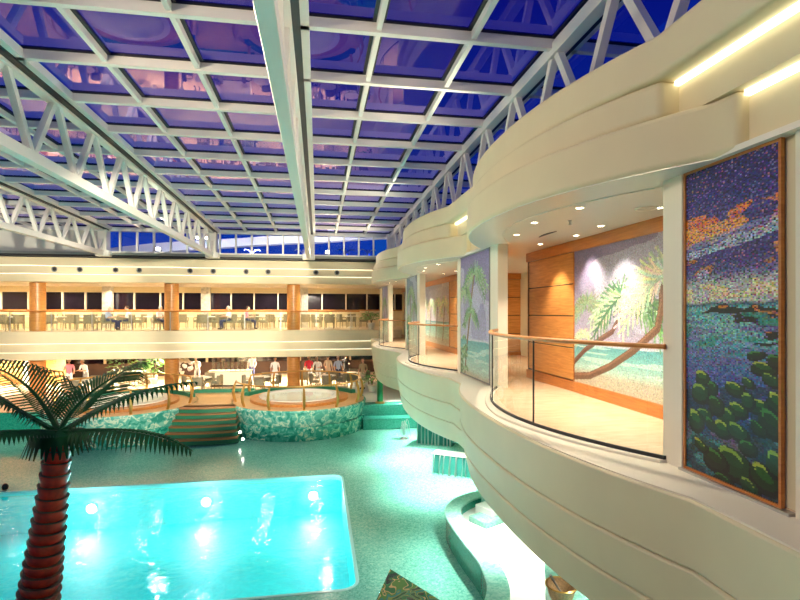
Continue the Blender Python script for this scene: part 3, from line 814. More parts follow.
struct(MB().bx(XL, XR + .3, YF - 0.62, YF + 0.7, 4.20, 4.30).build('trim_83', M['dark']))
struct(MB().bx(XL, XR + .3, YF - 0.70, YF + 0.7, 4.30, 4.42).build('trim_84', pmat('grey_green_gutter', (0.30, 0.33, 0.30), 0.5)))
far_band('trim_85', YF - 0.20, 0.12, 1.8, -0.17, 0.43, M['cream'])
far_band('trim_86', YF - 0.10, 0.12, 1.6, -0.615, -0.175, M['cream'])
far_band('trim_87', YF - 0.0, 0.12, 1.4, -1.02, -0.62, M['cream'])
for zc, yy, dep, half, nm in ((3.745, YF - 0.22, 0.17, 1.6, 'under the top band of the upper far fascia'), (3.35, YF - 0.06, 0.22, 1.3, 'under the middle band of the upper far fascia'),
                         (-0.185, YF - 0.12, 0.12, 1.6, 'under the top band of the lower far fascia'), (-0.63, YF - 0.02, 0.12, 1.4, 'under the middle band of the lower far fascia')):
    p = far_line(yy, dep, half)
    st = MB().ribbon([(x, y - .012) for x, y in p], [(x, y + .03) for x, y in p], zc - 0.012, zc + 0.012).build('cove_light', M['cove_far'])
    tag(st, 'thin glowing cove strip ' + nm, 'light strip', 'cove light strips on the far decks')
# floors, soffits and back walls of both decks
struct(MB().bx(XL, 6.6, YF + 0.0, 34.6, 0.30, 0.43).build('floor', M['deck']))
struct(MB().bx(XL, 6.6, YF + 0.3, 34.6, 3.02, 3.10).build('ceiling', M['ceil']))
struct(MB().bx(XL, 6.6, YF + 0.3, 36.2, -0.72, -0.62).build('ceiling', M['ceil']))
struct(MB().bx(3.3, 6.75, 27.5, 28.0, -1.02, 0.43).build('wall_back', M['cream']))
# upper back wall: sill wall, head band, night windows with mullions
struct(MB().bx(XL, 6.6, 34.2, 34.5, 0.43, 1.52).build('wall_back', M['cream']))
struct(MB().bx(XL, 6.6, 34.2, 34.5, 2.66, 3.02).build('wall_back', M['cream']))
struct(MB().bx(XL, 6.6, 34.15, 34.5, 1.50, 1.58).build('trim_88', M['rail_wood']))
win = struct(empty('window_8'))
MB().bx(XL, 6.6, 34.36, 34.4, 1.55, 2.68).build('pane', M['night_glass'], win)
MULL = [xat(px, 34.2) for px in (-28, 0, 28, 62, 85, 134, 160, 183, 231, 254, 278, 322, 346, 367, 395)]
for x in MULL:
    MB().bx(x - 0.035, x + 0.035, 34.2, 34.42, 1.55, 2.68).build('mullion', M['ledge'], win)
for i, px in enumerate((108, 206, 304)):
    x = xat(px, 34.0)
    struct(MB().bx(x - 0.26, x + 0.26, 33.75, 34.2, 0.43, 3.02).build('trim_%d' % (89 + i), pmat('silver_pillar', (0.55, 0.53, 0.48), 0.35, noise=0.3, nscale=6)))
# lower back wall
struct(MB().bx(XL, 7.0, 36.0, 36.2, -2.9, -0.7).build('wall_back', pmat('dark_brown_wall', (0.05, 0.022, 0.015), 0.5)))
win = struct(empty('window_9'))
MB().bx(xat(66, 35.8), 6.6, 35.84, 35.9, -2.0, -0.75).build('pane', M['night_glass'], win)
for px in (105, 160, 207, 255, 300, 350):
    x = xat(px, 35.8); MB().bx(x - 0.07, x + 0.07, 35.75, 35.9, -2.0, -0.75).build('mullion', M['ledge'], win)
MB().bx(xat(66, 35.8), 6.6, 35.75, 35.9, -1.62, -1.54).build('transom', M['rail_wood'], win)
panel_wall('wall_left', 33.0, 'x', xat(46, 33), xat(66, 33), -2.9, -0.72, 3, 2)
struct(MB().bx(xat(-60, 33), xat(30, 33), 33.0, 33.2, -2.9, -0.72).build('wall_left', M['wood']))
struct(MB().bx(xat(24, 32.6), xat(29, 32.6), 32.5, 32.9, -2.9, -0.72).build('trim_92', M['ledge']))
# round wooden columns carrying both decks
CL = ['at the far left', 'left of centre, on the', 'right of centre, on the', '']
for i, x in enumerate(COLX[1:]):
    for z0, z1, dk in ((0.43, 3.04, 'upper'), (-2.9, -0.70, 'lower')):
        t = thing('wooden_column', 'round cherry wood column on the %s far deck, %s' % (dk, ['leftmost of its three', 'middle of its three', 'rightmost of its three'][i]), 'column', (x, YF + 0.75, z0), group='wooden columns')
        n = 5; hgt = (z1 - z0) / n
        for k in range(n):
            MB().lathe([(0.36, z0 + k * hgt + 0.006), (0.36, z0 + (k + 1) * hgt - 0.006)], (x, YF + 0.75, 0), 24).build('wood_drum', M['wood'], t)
        MB().lathe([(0.345, z0), (0.345, z1)], (x, YF + 0.75, 0), 24).build('core', M['wood_dark'], t)
# upper far balustrade
t = thing('deck_balustrade', 'long clear glass balustrade with wooden handrail on the upper far deck', 'balustrade', (-8, YF + 0.05, 0.43))
x = XL
while x < 2.2:
    MB().bx(x + 0.02, min(x + 1.9, 2.3) - 0.02, YF + 0.10, YF + 0.112, 0.43, 1.40).build('glass_pane', M['rail_glass'], t, smooth=False)
    MB().bx(x - 0.02, x + 0.02, YF + 0.09, YF + 0.13, 0.43, 1.43).build('post', M['steel'], t)
    x += 1.9
MB().tube([(XL, YF + 0.11, 1.46), (2.3, YF + 0.11, 1.46)], 0.04, 8).build('handrail', M['rail_wood'], t)
# air nozzles in the upper fascia
nz = None
for i, px in enumerate((54, 79, 115, 139, 190, 213, 246, 268, 316, 337)):
    x = xat(px, YF - 0.3); lab = 'round black air nozzle in the upper far fascia, %s from the left' % ordinal(i)
    if nz is None:
        nz = thing('air_nozzle', lab, 'air nozzle', (0, 0, 0), group='air nozzles in the far fascia')
        ring = MB(); ring.lathe([(0.12, 0), (0.14, 0.03), (0.115, 0.05), (0.09, 0.02)], (0, 0, 0), 16, cap=False); o_ = ring.build('ring', M['grey'], nz); o_.rotation_euler = (R(90), 0, 0)
        o_ = MB().lathe([(0.0001, 0.03), (0.11, 0.02)], (0, 0, 0), 16, cap=False).build('hole', M['dark'], nz); o_.rotation_euler = (R(90), 0, 0)
        o = nz
    else: o = dup(nz, label=lab)
    near = min(abs(x - c) for c in COLX)
    bul = 0.17 * (0.5 + 0.5 * math.cos(math.pi * near / 1.6)) ** 0.6 if near < 1.6 else 0
    o.location = (x, YF - 0.20 - bul, 3.58)
# clerestory between roof and far fascia
win = struct(empty('window_6'))
X0, X1 = -10.7, 3.0
MB().bx(X0, X1, 27.32, 27.34, 4.45, zr(27.3) - 0.05).build('pane', M['sky_glass'], win, smooth=False)
nm = 17
for i in range(nm + 1):
    x = X0 + (X1 - X0) * i / nm
    MB().bx(x - 0.045, x + 0.045, 27.24, 27.40, 4.42, zr(27.3)).build('mullion', M['white'], win)
MB().bx(-17, 3.6, 27.2, 27.5, zr(27.3) - 0.16, zr(27.3) + 0.02).build('head', M['white'], win)
MB().bx(X0, 3.6, 27.25, 27.4, 4.40, 4.50).build('sill', M['white'], win)
struct(MB().bx(-21, X0, 27.3, 27.5, 4.40, zr(27.3)).build('wall_back', pmat('pale_grey_panel', (0.55, 0.55, 0.50), 0.5)))
for i, (a, b_, z) in enumerate(((9, 29, 236), (-22, 2, 236))):
    o = MB().bx(xat(a, 27.25), xat(b_, 27.25), 27.26, 27.31, 5.42, 5.58).build('louvre', M['grey'])
    tag(o, 'grey louvre slot in the plain far left panel, %s' % ['right one', 'left one cut by the frame'][i], 'air vent')
# outside: pale sweeping superstructure and lamp posts on the open deck
up = [(100, 249), (150, 243.5), (200, 240), (240, 238), (280, 235), (320, 231), (360, 227), (420, 222)]
lo = [(100, 257), (150, 253), (200, 249), (240, 246), (280, 243.5), (320, 242), (360, 239), (420, 236)]
A = [at(*p, 36) for p in up]; B = [at(*p, 36) for p in lo]
mb = MB(); vs = []
for a, b_ in zip(A, B): vs += [tuple(b_), tuple(a), (a.x + .1, a.y + .8, a.z), (b_.x + .1, b_.y + .8, b_.z)]
fs = [(0, 1, 2, 3)]
for i in range(len(A) - 1):
    for k in range(4): fs.append((i * 4 + k, i * 4 + 4 + k, i * 4 + 4 + (k + 1) % 4, i * 4 + (k + 1) % 4))
sweep_o = mb.add(vs, fs).build('deck_canopy', M['ledge'])
tag(sweep_o, 'long pale canopy edge sweeping upward outside, beyond the clerestory windows', 'canopy')
struct(MB().bx(-24, 12, 29.0, 44, 3.95, 4.15).build('floor', M['grey']))
lp = None
for i, px in enumerate((252, 303, 346, 368, 393)):
    p = at(px, 253, 32); lab = 'forked lamp post lit blue outside the clerestory, %s from the left' % ordinal(i)
    if lp is None:
        lp = thing('lamp_post', lab, 'lamp post', (0, 0, 0), group='lamp posts beyond the clerestory')
        MB().tube([(0, 0, 0), (0, 0, 1.25)], 0.045, 8).build('pole', M['white'], lp)
        for s in (-1, 1): MB().tube([(0, 0, 1.0), (s * .2, 0, 1.22), (s * .42, 0, 1.28), (s * .5, 0, 1.18)], 0.035, 8).build('arm', M['white'], lp)
        MB().tube([(0.06, 0, 0.1), (0.06, 0, 1.0)], 0.02, 6).build('light_tube', emit_mat('blue_tube', (0.05, 0.15, 1.0), 3.0), lp)
        o = lp
    else: o = dup(lp, label=lab)
    o.location = (p.x, p.y, 4.15)
# ------------------------------------------------------------------ outer shell behind and beside the camera
struct(MB().bx(-21.3, -21.0, -6, 36.2, -3.9, 4.4).build('wall_left', M['cream']))
struct(MB().bx(-21.3, 7.0, -6.3, -6.0, -3.9, 4.4).build('wall_front', M['cream']))
struct(MB().bx(6.75, 6.95, -6, 36.2, -3.9, 3.9).build('wall_right', M['cream']))

# ------------------------------------------------------------------ pool hall floor with the sunken pool
PX0, PX1, PY0, PY1, ZF, ZP = -11.2, 0.76, 9.62, 16.45, -3.9, -5.15
fl = MB()
fl.bx(-21, PX0, -6, 24, ZF - .15, ZF).bx(PX1, 6.75, -6, 24, ZF - .15, ZF).bx(PX0, PX1, -6, PY0, ZF - .15, ZF).bx(PX0, PX1, PY1, 24, ZF - .15, ZF)
rc = 0.32
for cx, cy, sx_, sy_ in ((PX1, PY0, -1, 1), (PX1, PY1, -1, -1), (PX0, PY0, 1, 1), (PX0, PY1, 1, -1)):
    arc = [(cx + sx_ * (rc - rc * math.sin(a)), cy + sy_ * (rc - rc * math.cos(a))) for a in [math.pi / 2 * k / 6 for k in range(7)]]
    fl.prism([(cx, cy)] + arc, ZF - .15, ZF)
struct(fl.build('floor', M['floor_tile'], smooth=False))
pl = MB()
pl.bx(PX0 - .1, PX1 + .1, PY0 - .1, PY1 + .1, ZP - .1, ZP)
pl.bx(PX0 - .1, PX0, PY0, PY1, ZP, ZF - .15).bx(PX1, PX1 + .1, PY0, PY1, ZP, ZF - .15).bx(PX0, PX1, PY0 - .1, PY0, ZP, ZF - .15).bx(PX0, PX1, PY1, PY1 + .1, ZP, ZF - .15)
struct(pl.build('floor', M['pool'], smooth=False))
def rrect(e):
    pts = []
    for cx, cy, a0 in ((PX1 - rc, PY1 - rc, 0), (PX0 + rc, PY1 - rc, 90), (PX0 + rc, PY0 + rc, 180), (PX1 - rc, PY0 + rc, 270)):
        for k in range(7):
            a = R(a0 + 15 * k); pts.append((cx + (rc + e) * math.cos(a), cy + (rc + e) * math.sin(a)))
    return pts
o_, i_ = rrect(0.05), rrect(-0.02)
struct(MB().ribbon(o_ + o_[:1], i_ + i_[:1], ZF - 0.12, ZF + 0.012).build('trim_95', pmat('pale_aqua_coping', (0.35, 0.75, 0.72), 0.25)))
wtr = MB(); n_ = len(i_); wtr.add([(x, y, ZF - 0.06) for x, y in i_], [tuple(range(n_))])
tag(wtr.build('pool_water', M['water'], recalc=False), 'turquoise water filling the big sunken pool', 'water', kind='stuff')
lmp = None
for i, x in enumerate((-6.75, -3.45, -0.15)):
    lab = 'round underwater lamp on the far wall of the turquoise pool, %s' % ['left one behind the palm', 'middle one', 'right one'][i]
    if lmp is None:
        lmp = thing('pool_lamp', lab, 'pool lamp', (0, 0, 0), group='underwater pool lamps')
        a = MB().lathe([(0.14, 0), (0.17, 0.03), (0.14, 0.05)], (0, 0, 0), 20, cap=False).build('rim', M['steel'], lmp); a.rotation_euler = (R(90), 0, 0)
        a = MB().lathe([(0.0001, 0.045), (0.14, 0.035)], (0, 0, 0), 20, cap=False).build('lens', M['poollamp'], lmp); a.rotation_euler = (R(90), 0, 0)
        o = lmp
    else: o = dup(lmp, label=lab)
    o.location = (x, PY1, -4.52)
    point('pool_lamp_glow', (x, PY1 - 0.28, -4.55), 120, (0.85, 1.0, 0.95), 0.12)
    spot('pool_beam', (x, PY1 - 0.10, -4.45), (x - .2, PY1 - 6.0, ZP + .4), 350, 168, 0.5, (0.85, 1.0, 0.95), 0.2)
    spot('pool_beam', (x, PY0 + 0.10, -4.5), (x, PY0 + 5.0, -5.1), 270, 160, 0.9, (0.8, 1.0, 0.97), 0.2)  # added unseen fill from the near wall, brightens far wall and floor

# ------------------------------------------------------------------ raised whirlpools with leaf mosaic walls
ZT, ZD = -2.65, -2.9
struct(MB().bx(-21, 6.75, 24.0, 36.0, ZD - .2, ZD).build('floor', M['deck']))
struct(MB().bx(-21, -11.7, 23.9, 24.0, ZF, ZD).build('wall_back', M['teal_tile']))
struct(MB().bx(5.62, 6.75, 23.9, 24.0, ZF, ZD).build('wall_back', M['teal_tile']))
struct(MB().bx(-5.9, -3.4, 22.55, 26.6, ZF, ZT).build('floor', M['teak']))
# green kerb along the back of the raised platform
struct(MB().bx(-6.2, -3.2, 26.4, 26.65, ZT, ZT + 0.16).build('trim_96', M['green']))
def arc_pts(cx, cy, r, a0, a1, n, z=None):
    return [((cx + r * math.cos(R(a0 + (a1 - a0) * k / n)), cy + r * math.sin(R(a0 + (a1 - a0) * k / n))) + ((z,) if z is not None else ())) for k in range(n + 1)]
def whirlpool(cx, cy, rail0, rail1, side):
    t = thing('whirlpool', 'round raised whirlpool with leaf patterned teal mosaic wall, %s of the green steps' % side, 'whirlpool', (cx, cy, ZF), group='whirlpools')
    MB().lathe([(3.06, ZF), (3.06, -3.38), (3.02, -3.33), (2.9, -3.33)], (cx, cy, 0), 72, cap=False).build('lower_wall', M['leaf_tile'], t)
    MB().lathe([(2.9, -3.36), (2.97, -3.2), (3.06, -2.85), (3.1, ZT - .05), (3.06, ZT), (2.8, ZT)], (cx, cy, 0), 72, cap=False).build('upper_wall', M['leaf_tile_pale'], t)
    MB().lathe([(3.0, ZT - .02), (3.0, ZT + .004), (2.1, ZT + .004)], (cx, cy, 0), 64, cap=False).build('teak_deck', M['teak'], t)
    MB().lathe([(2.25, ZT), (2.25, ZT + .12), (1.85, ZT + .16), (1.85, ZT + .02)], (cx, cy, 0), 64, cap=False).build('wood_ring', M['rail_wood'], t)
    MB().lathe([(1.86, ZT + .1), (1.86, ZT + .2), (1.6, ZT + .2), (1.5, ZT + .02), (1.3, ZT - .12), (0.0001, ZT - .14)], (cx, cy, 0), 64, cap=False).build('tub', M['spa'], t)
    MB().lathe([(0.0001, ZT + .13), (1.58, ZT + .13)], (cx, cy, 0), 48, cap=False).build('water', M['spa_water'], t)
    ar = arc_pts(cx, cy, 2.98, 25, 155, 30); ai = arc_pts(cx, cy, 2.72, 25, 155, 30)
    MB().ribbon(ar, ai, ZT, ZT + 0.17).build('green_kerb', M['green'], t)
    r = thing('curved_railing', 'curved brass railing with bent posts round the whirlpool %s of the green steps' % side, 'railing', (cx, cy, ZT), group='whirlpool railings')
    MB().tube(arc_pts(cx, cy, 2.84, rail0, rail1, 60, ZT + 0.96), 0.035, 8).build('handrail', M['brass'], r)
    n = 11
    for k in range(n + 1):
        a = R(rail0 + (rail1 - rail0) * k / n); c, s = math.cos(a), math.sin(a)
        pr = [(2.86, 0.0), (2.94, 0.22), (2.97, 0.45), (2.93, 0.72), (2.84, 0.95)]
        MB().tube([(cx + q * c, cy + q * s, ZT + z) for q, z in pr], [0.055, 0.065, 0.065, 0.052, 0.034], 8).build('post', M['brass'], r)
whirlpool(-0.84, 23.95, 188, 508, 'right')
whirlpool(-8.50, 23.95, 32, 352, 'left')
# steps between them
st = thing('pool_steps', 'wide green carpeted steps with copper nosings between the two whirlpools', 'steps', (-4.65, 22, ZF))
for k in range(6):
    z1 = ZT - 0.2 * k - 0.0; z0 = z1 - 0.21 if k < 5 else ZF
    hw = 1.15 + 0.06 * k; yf = 22.35 - 0.27 * k
    poly = [(-4.65 + hw * u, yf - 0.16 * (1 - u * u)) for u in [j / 8 - 1 for j in range(17)]]
    back = [(x, 22.9) for x, _ in poly]
    MB().ribbon(poly, back, max(ZF, z1 - 0.21), z1 - 0.03).build('riser', M['green'], st)
    MB().ribbon([(x, y - 0.02) for x, y in poly], back, z1 - 0.03, z1).build('tread', M['copper'], st)
    MB().ribbon([(x, y - 0.035) for x, y in poly], [(x, y + 0.03) for x, y in poly], z1 - 0.04, z1 + 0.006).build('nosing', M['copper'], st)
for i, (px, py) in enumerate(((166, 430), (240, 432), (243, 439))):
    v = onz(px, py, -3.5)
    t = thing('step_light', 'small bright step light at the %s of the green steps' % ['left end', 'right end, upper one', 'right end, lower one'][i], 'step light', (v.x, v.y, -3.5))
    MB().ball((v.x, v.y - .02, -3.5), 0.05, 8).build('lens', M['flood'], t); MB().lathe([(0.07, -.03), (0.07, 0.0)], (v.x, v.y + .03, -3.5), 12).build('housing', M['steel'], t)
# teal steps and white landing at the right end
st = thing('corner_steps', 'pair of broad teal mosaic steps at the far right under the last balcony', 'steps', (3.2, 23, ZF))
MB().bx(2.0, 5.6, 22.5, 23.9, ZF, -3.42).build('lower_step', M['mid_teal'], st, bevel=0.02)
MB().bx(2.0, 5.6, 23.2, 23.9, -3.42, ZD).build('upper_step', M['mid_teal'], st, bevel=0.02)
struct(MB().bx(1.7, 6.7, 23.9, 31, ZD, ZD + 0.01).build('floor', M['white_tile']))
v = onz(380, 403, ZD)
t = thing('support_pillar', 'slim green pillar standing under the farthest balcony', 'pillar', (v.x, v.y, ZD))
MB().lathe([(0.14, ZD), (0.14, -1.48)], (v.x, v.y, 0), 20).build('shaft', M['green_paint'], t)
MB().lathe([(0.24, ZD + .012), (0.24, ZD + .05), (0.15, ZD + .09)], (v.x, v.y, 0), 20).build('base', M['brass'], t)

# ------------------------------------------------------------------ right pool side: S curved curb, bright basin, cascades
oc = [(4.6, 12.7), (3.9, 12.6), (3.3, 12.15), (3.0, 11.65), (2.92, 11.13), (2.93, 10.4), (2.96, 9.78), (3.01, 9.3), (3.01, 8.88), (2.92, 8.28), (2.73, 7.85), (2.3, 7.2), (1.9, 6.6), (1.7, 5.8)]
def smooth_line(p, n=3):
    for _ in range(n):
        q = [p[0]]
        for a, b_ in zip(p[:-1], p[1:]): q += [(a[0] * .75 + b_[0] * .25, a[1] * .75 + b_[1] * .25), (a[0] * .25 + b_[0] * .75, a[1] * .25 + b_[1] * .75)]
        p = q + [p[-1]]
    return p
oc = smooth_line(oc, 2)
def offset(p, d):
    out = []
    for i, (x, y) in enumerate(p):
        a, b_ = p[max(i - 1, 0)], p[min(i + 1, len(p) - 1)]; tx, ty = b_[0] - a[0], b_[1] - a[1]; n = math.hypot(tx, ty)
        out.append((x - ty / n * d, y + tx / n * d))
    return out
ic = offset(oc, 0.34)
t = thing('pool_curb', 'S shaped low curb with pale teal top and dark green side, beside the bright basin', 'curb', (2.95, 9, ZF))
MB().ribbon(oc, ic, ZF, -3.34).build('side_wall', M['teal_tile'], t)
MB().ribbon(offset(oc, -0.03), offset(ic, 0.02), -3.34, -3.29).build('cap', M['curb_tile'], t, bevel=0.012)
struct(MB().ribbon(ic, [(6.7, y) for _, y in ic], ZF, -3.52).build('floor', M['white_tile']))
t = thing('basin_steps', 'white tiled steps inside the bright basin behind the curved curb', 'steps', (3.8, 11.5, -3.5))
for k, (a, b_, z) in enumerate(((3.6, 11.2, -3.38), (3.85, 11.5, -3.24), (4.1, 11.8, -3.1))):
    MB().obox((a + .35, b_ + .1, (z - 3.52) / 2), (0.7, 0.55, z + 3.52), 0.5).build('step', M['white_tile'] if k % 2 else M['curb_tile'], t, bevel=0.015)
t = thing('tile_counter', 'low pale teal tiled ledge under the nearest balcony, carrying the basket', 'ledge', (4.0, 8, -3.5))
cl = smooth_line([(3.55, 6.4), (3.62, 7.2), (3.78, 7.9), (4.05, 8.5), (4.5, 9.0)], 2)
MB().ribbon(cl, [(x + .75, y - .25) for x, y in cl], -3.52, -3.1).build('body', M['curb_tile'], t)
MB().ribbon([(x - .02, y) for x, y in cl], [(x + .77, y - .25) for x, y in cl], -3.1, -3.06).build('top', M['curb_tile'], t, bevel=0.01)
v = onz(561, 600, -3.06)
t = thing('wicker_basket', 'tan woven basket on the tiled ledge at the bottom of the picture', 'basket', (v.x, v.y, -3.06))
MB().lathe([(0.15, 0), (0.19, .1), (0.22, .22), (0.235, .235), (0.21, .24), (0.18, .1), (0.14, .02), (0.0001, .02)], (v.x, v.y, -3.06), 24, cap=False).build('bowl', pmat('tan_wicker', (0.42, 0.26, 0.13), 0.6, noise=0.3, nscale=30), t)
MB().lathe([(0.232, .225), (0.25, .24), (0.232, .255), (0.21, .24)], (v.x, v.y, -3.06), 24, cap=False).build('rim', M['brass'], t)
b_ = tag(MB().tube([(v.x + .05, v.y, -3.02), (v.x - 0.10, v.y + 0.02, -2.78), (v.x - 0.16, v.y + 0.04, -2.68)], [0.016, 0.018, 0.024], 8).build('brush_handle', M['grey']), 'grey handle sticking out of the tan woven basket', 'handle')
# cascades: tiled weirs with streams of water
def weir(c, size, rz, label, ns):
    t = thing('cascade', label, 'cascade', (c[0], c[1], ZF), rz, group='cascades under the balconies')
    w_, d_, h_ = size
    lmb = MB().bx(-w_ / 2, w_ / 2, -d_ / 2, d_ / 2, 0, h_); o = lmb.build('tiled_block', M['teal_tile'] if 0 else pmat('cascade_tile', (0.03, 0.22, 0.19), 0.25) if 'cascade_tile' not in bpy.data.materials else bpy.data.materials['cascade_tile'], bevel=0.01); o.parent = t
    o = MB().bx(-w_ / 2 - .03, w_ / 2 + .03, -d_ / 2 - .05, d_ / 2, h_, h_ + .05).build('lip', M['white_tile'], bevel=0.01); o.parent = t
    for i in range(ns):
        x = -w_ / 2 + w_ * (i + .5) / ns + rnd.uniform(-.04, .04)
        r_ = rnd.uniform(.012, .03)
        o = MB().tube([(x, -d_ / 2 - .02, h_ + .04), (x, -d_ / 2 - .09, h_ - .03), (x + rnd.uniform(-.02, .02), -d_ / 2 - .14, h_ * .5), (x + rnd.uniform(-.03, .03), -d_ / 2 - .17, 0.01)], [r_, r_ * .9, r_, r_ * 1.5], 6).build('stream', M['fall']); o.parent = t
    return t
weir((4.48, 15.95), (1.45, 0.4, 0.62), R(-33), 'teal tiled cascade with white water streams under the second balcony', 8)
weir((4.75, 19.8), (1.5, 0.5, 1.15), R(-30), 'teal tiled cascade half hidden under the second balcony slab, farther back', 10)
v = onz(404, 439, ZF)
t = thing('fountain_jet', 'small bubbling fountain jet on the wet mosaic floor left of the cascades', 'fountain', (v.x, v.y, ZF))
MB().lathe([(0.16, 0), (0.14, .06), (0.05, .09), (0.0001, .09)], (v.x, v.y, ZF), 16, cap=False).build('nozzle', M['steel'], t)
for k in range(9):
    a = k * 2 * math.pi / 9; q = rnd.uniform(.15, .34); hh = rnd.uniform(.45, .75)
    MB().tube([(v.x + q * math.cos(a) * s, v.y + q * math.sin(a) * s, ZF + .08 + hh * 4 * s * (1 - s) * (1 if s < .5 else 1)) for s in [j / 8 for j in range(9)]], 0.014, 5).build('water_arc', M['fall'], t)
# leaf mosaic planter block at the bottom of the picture
poly = [(1.31, 9.09), (1.97, 7.98), (1.75, 6.9), (0.55, 6.9), (0.94, 8.14)]
t = thing('mosaic_planter', 'dark leaf patterned mosaic block at the bottom centre, on the green mosaic floor', 'planter', (1.3, 8, ZF))
MB().prism(poly[::-1], ZF, -3.36).build('body', M['leaf_dark'], t)
MB().prism([(1.3 + (x - 1.3) * 1.015, 7.9 + (y - 7.9) * 1.015) for x, y in poly][::-1], -3.36, -3.30).build('top', M['leaf_dark'], t, bevel=0.01)

# ------------------------------------------------------------------ palm in the foreground
DPALM = 6.5
pt = thing('palm_tree', 'decorative palm with ringed red brown trunk and dark green fronds by the pool', 'palm tree', (-3.82, 7.2, ZF))
crown = at(59, 437, DPALM)
base = at(14, 722, DPALM)
mid = at(38, 600, DPALM)
def bez(a, b, c, t): return a * (1 - t) ** 2 + b * 2 * t * (1 - t) + c * t * t
ctrl = mid * 2 - (crown + base) * 0.5
NR = 30
path = [bez(base, ctrl, crown, k / NR) for k in range(NR + 1)]
mbT, mbE = MB(), MB()
for k in range(NR):
    a, b_ = path[k], path[k + 1]
    r0 = 0.325 - 0.185 * (k / NR)
    ax = (b_ - a)
    mbT.tube([a - ax * .05, a + ax * .4, a + ax * 1.0], [r0 * 0.86, r0 * 0.97, r0 * 1.08], 20)
    mbE.tube([a + ax * .97, a + ax * 1.02], [r0 * 1.075, r0 * 1.085], 20)
mbT.build('trunk', M['trunk'], pt); mbE.build('sheath_edges', M['trunk_edge'], pt)
# fibrous skirt below the crown
sk = MB()
for k in range(34):
    a = 2 * math.pi * k / 34; L = rnd.uniform(.12, .25)
    d_ = Vector((math.cos(a), math.sin(a), 0))
    p0 = crown + Vector((0, 0, .10)) + d_ * .06; p1 = crown + d_ * .30 + Vector((0, 0, .06)); p2 = crown + d_ * (.30 + L * .45) + Vector((0, 0, -.16 - L * .2))
    s_ = Vector((-d_.y, d_.x, 0)) * .045
    sk.add([p0 - s_ * .5, p0 + s_ * .5, p1 + s_, p1 - s_, p2 + s_ * .2, p2 - s_ * .2], [(0, 1, 2, 3), (3, 2, 4, 5)])
sk.build('leaf_skirt', M['frond'], pt)
def frond(p0, p1, p2, p3, L, n=26, up_side=1.0, dn_side=1.0, hang=0.6, wid=0.05, right=None):
    """rachis as a cubic curve, two rows of folded leaflets; hang bends the leaflets downward"""
    mb = MB()
    def cb(t): return p0 * (1 - t) ** 3 + p1 * 3 * t * (1 - t) ** 2 + p2 * 3 * t * t * (1 - t) + p3 * t ** 3
    mb.tube([cb(k / 14) for k in range(15)], [0.035 - 0.029 * k / 14 for k in range(15)], 6)
    for k in range(n):
        t = 0.12 + 0.88 * k / (n - 1)
        p = cb(t); T = (cb(min(1, t + .02)) - cb(t - .02)).normalized()
        side = T.cross(Vector((0, 0, 1)))
        side = side.normalized() if side.length > .05 else Vector((1, 0, 0))
        nrm = side.cross(T).normalized()
        ln = L * (math.sin(math.pi * (0.16 + 0.80 * t)) ** 0.7) * rnd.uniform(.92, 1.06)
        for sg, f in ((-1, up_side), (1, dn_side)):
            if f <= 0: continue
            l = ln * f
            d_ = (side * sg * 0.80 + T * 0.62 + nrm * 0.12).normalized()
            q0 = p; q1 = p + d_ * l * .4; q2 = p + d_ * l * .75 - Vector((0, 0, hang * l * .22)); q3 = p + d_ * l * .95 - Vector((0, 0, hang * l * .60))
            wv = (T * .8 - d_ * (T.dot(d_)) * .8)
            wv = wv.normalized() if wv.length > 1e-3 else nrm
            w0 = wid * (0.7 + .3 * math.sin(math.pi * t))
            mb.add([q0 - wv * w0 * .25, q0 + wv * w0 * .25, q1 - wv * w0 * .5, q1 + wv * w0 * .5, q2 - wv * w0 * .4, q2 + wv * w0 * .4, q3],
                   [(0, 1, 3, 2), (2, 3, 5, 4), (4, 5, 6)])
    return mb.build('frond', M['frond'], pt, recalc=False)
def pp(px, py, dd=0.0): return at(px, py, DPALM + dd)
cr = crown + Vector((0, 0, .06))
frond(cr, pp(45, 405, .1), pp(25, 362, .2), pp(-45, 362, .3), 1.2, 34, .55, 1.0, 0.9, .034)               # up and left
frond(cr, pp(72, 405, .3), pp(95, 385, .7), pp(138, 364, 1.0), .95, 32, .7, 1.0, 0.5, .036)                # up and right
frond(cr, pp(100, 412, -.1), pp(130, 386, -.2), pp(194, 382, -.1), .42, 30, .6, 1.0, 0.9)            # right
frond(cr, pp(108, 430, -.5), pp(150, 424, -.8), pp(190, 450, -.9), .29, 28, .6, 1.0, 1.3)            # right, arching down
frond(cr, pp(30, 420, -.3), pp(5, 395, -.5), pp(-50, 380, -.6), .40, 30, .6, 1.0, 0.9)                # left, thick
frond(cr, pp(30, 432, -.6), pp(0, 425, -1.0), pp(-50, 452, -1.2), .36, 26, .6, 1.0, 1.2)             # left, low
frond(cr, pp(52, 412, 1.2), pp(50, 398, 2.0), pp(36, 388, 3.0), .6, 24, .9, .9, .4)                    # back
frond(cr, pp(68, 412, 1.2), pp(74, 398, 2.0), pp(88, 392, 3.0), .6, 24, .9, .9, .4)

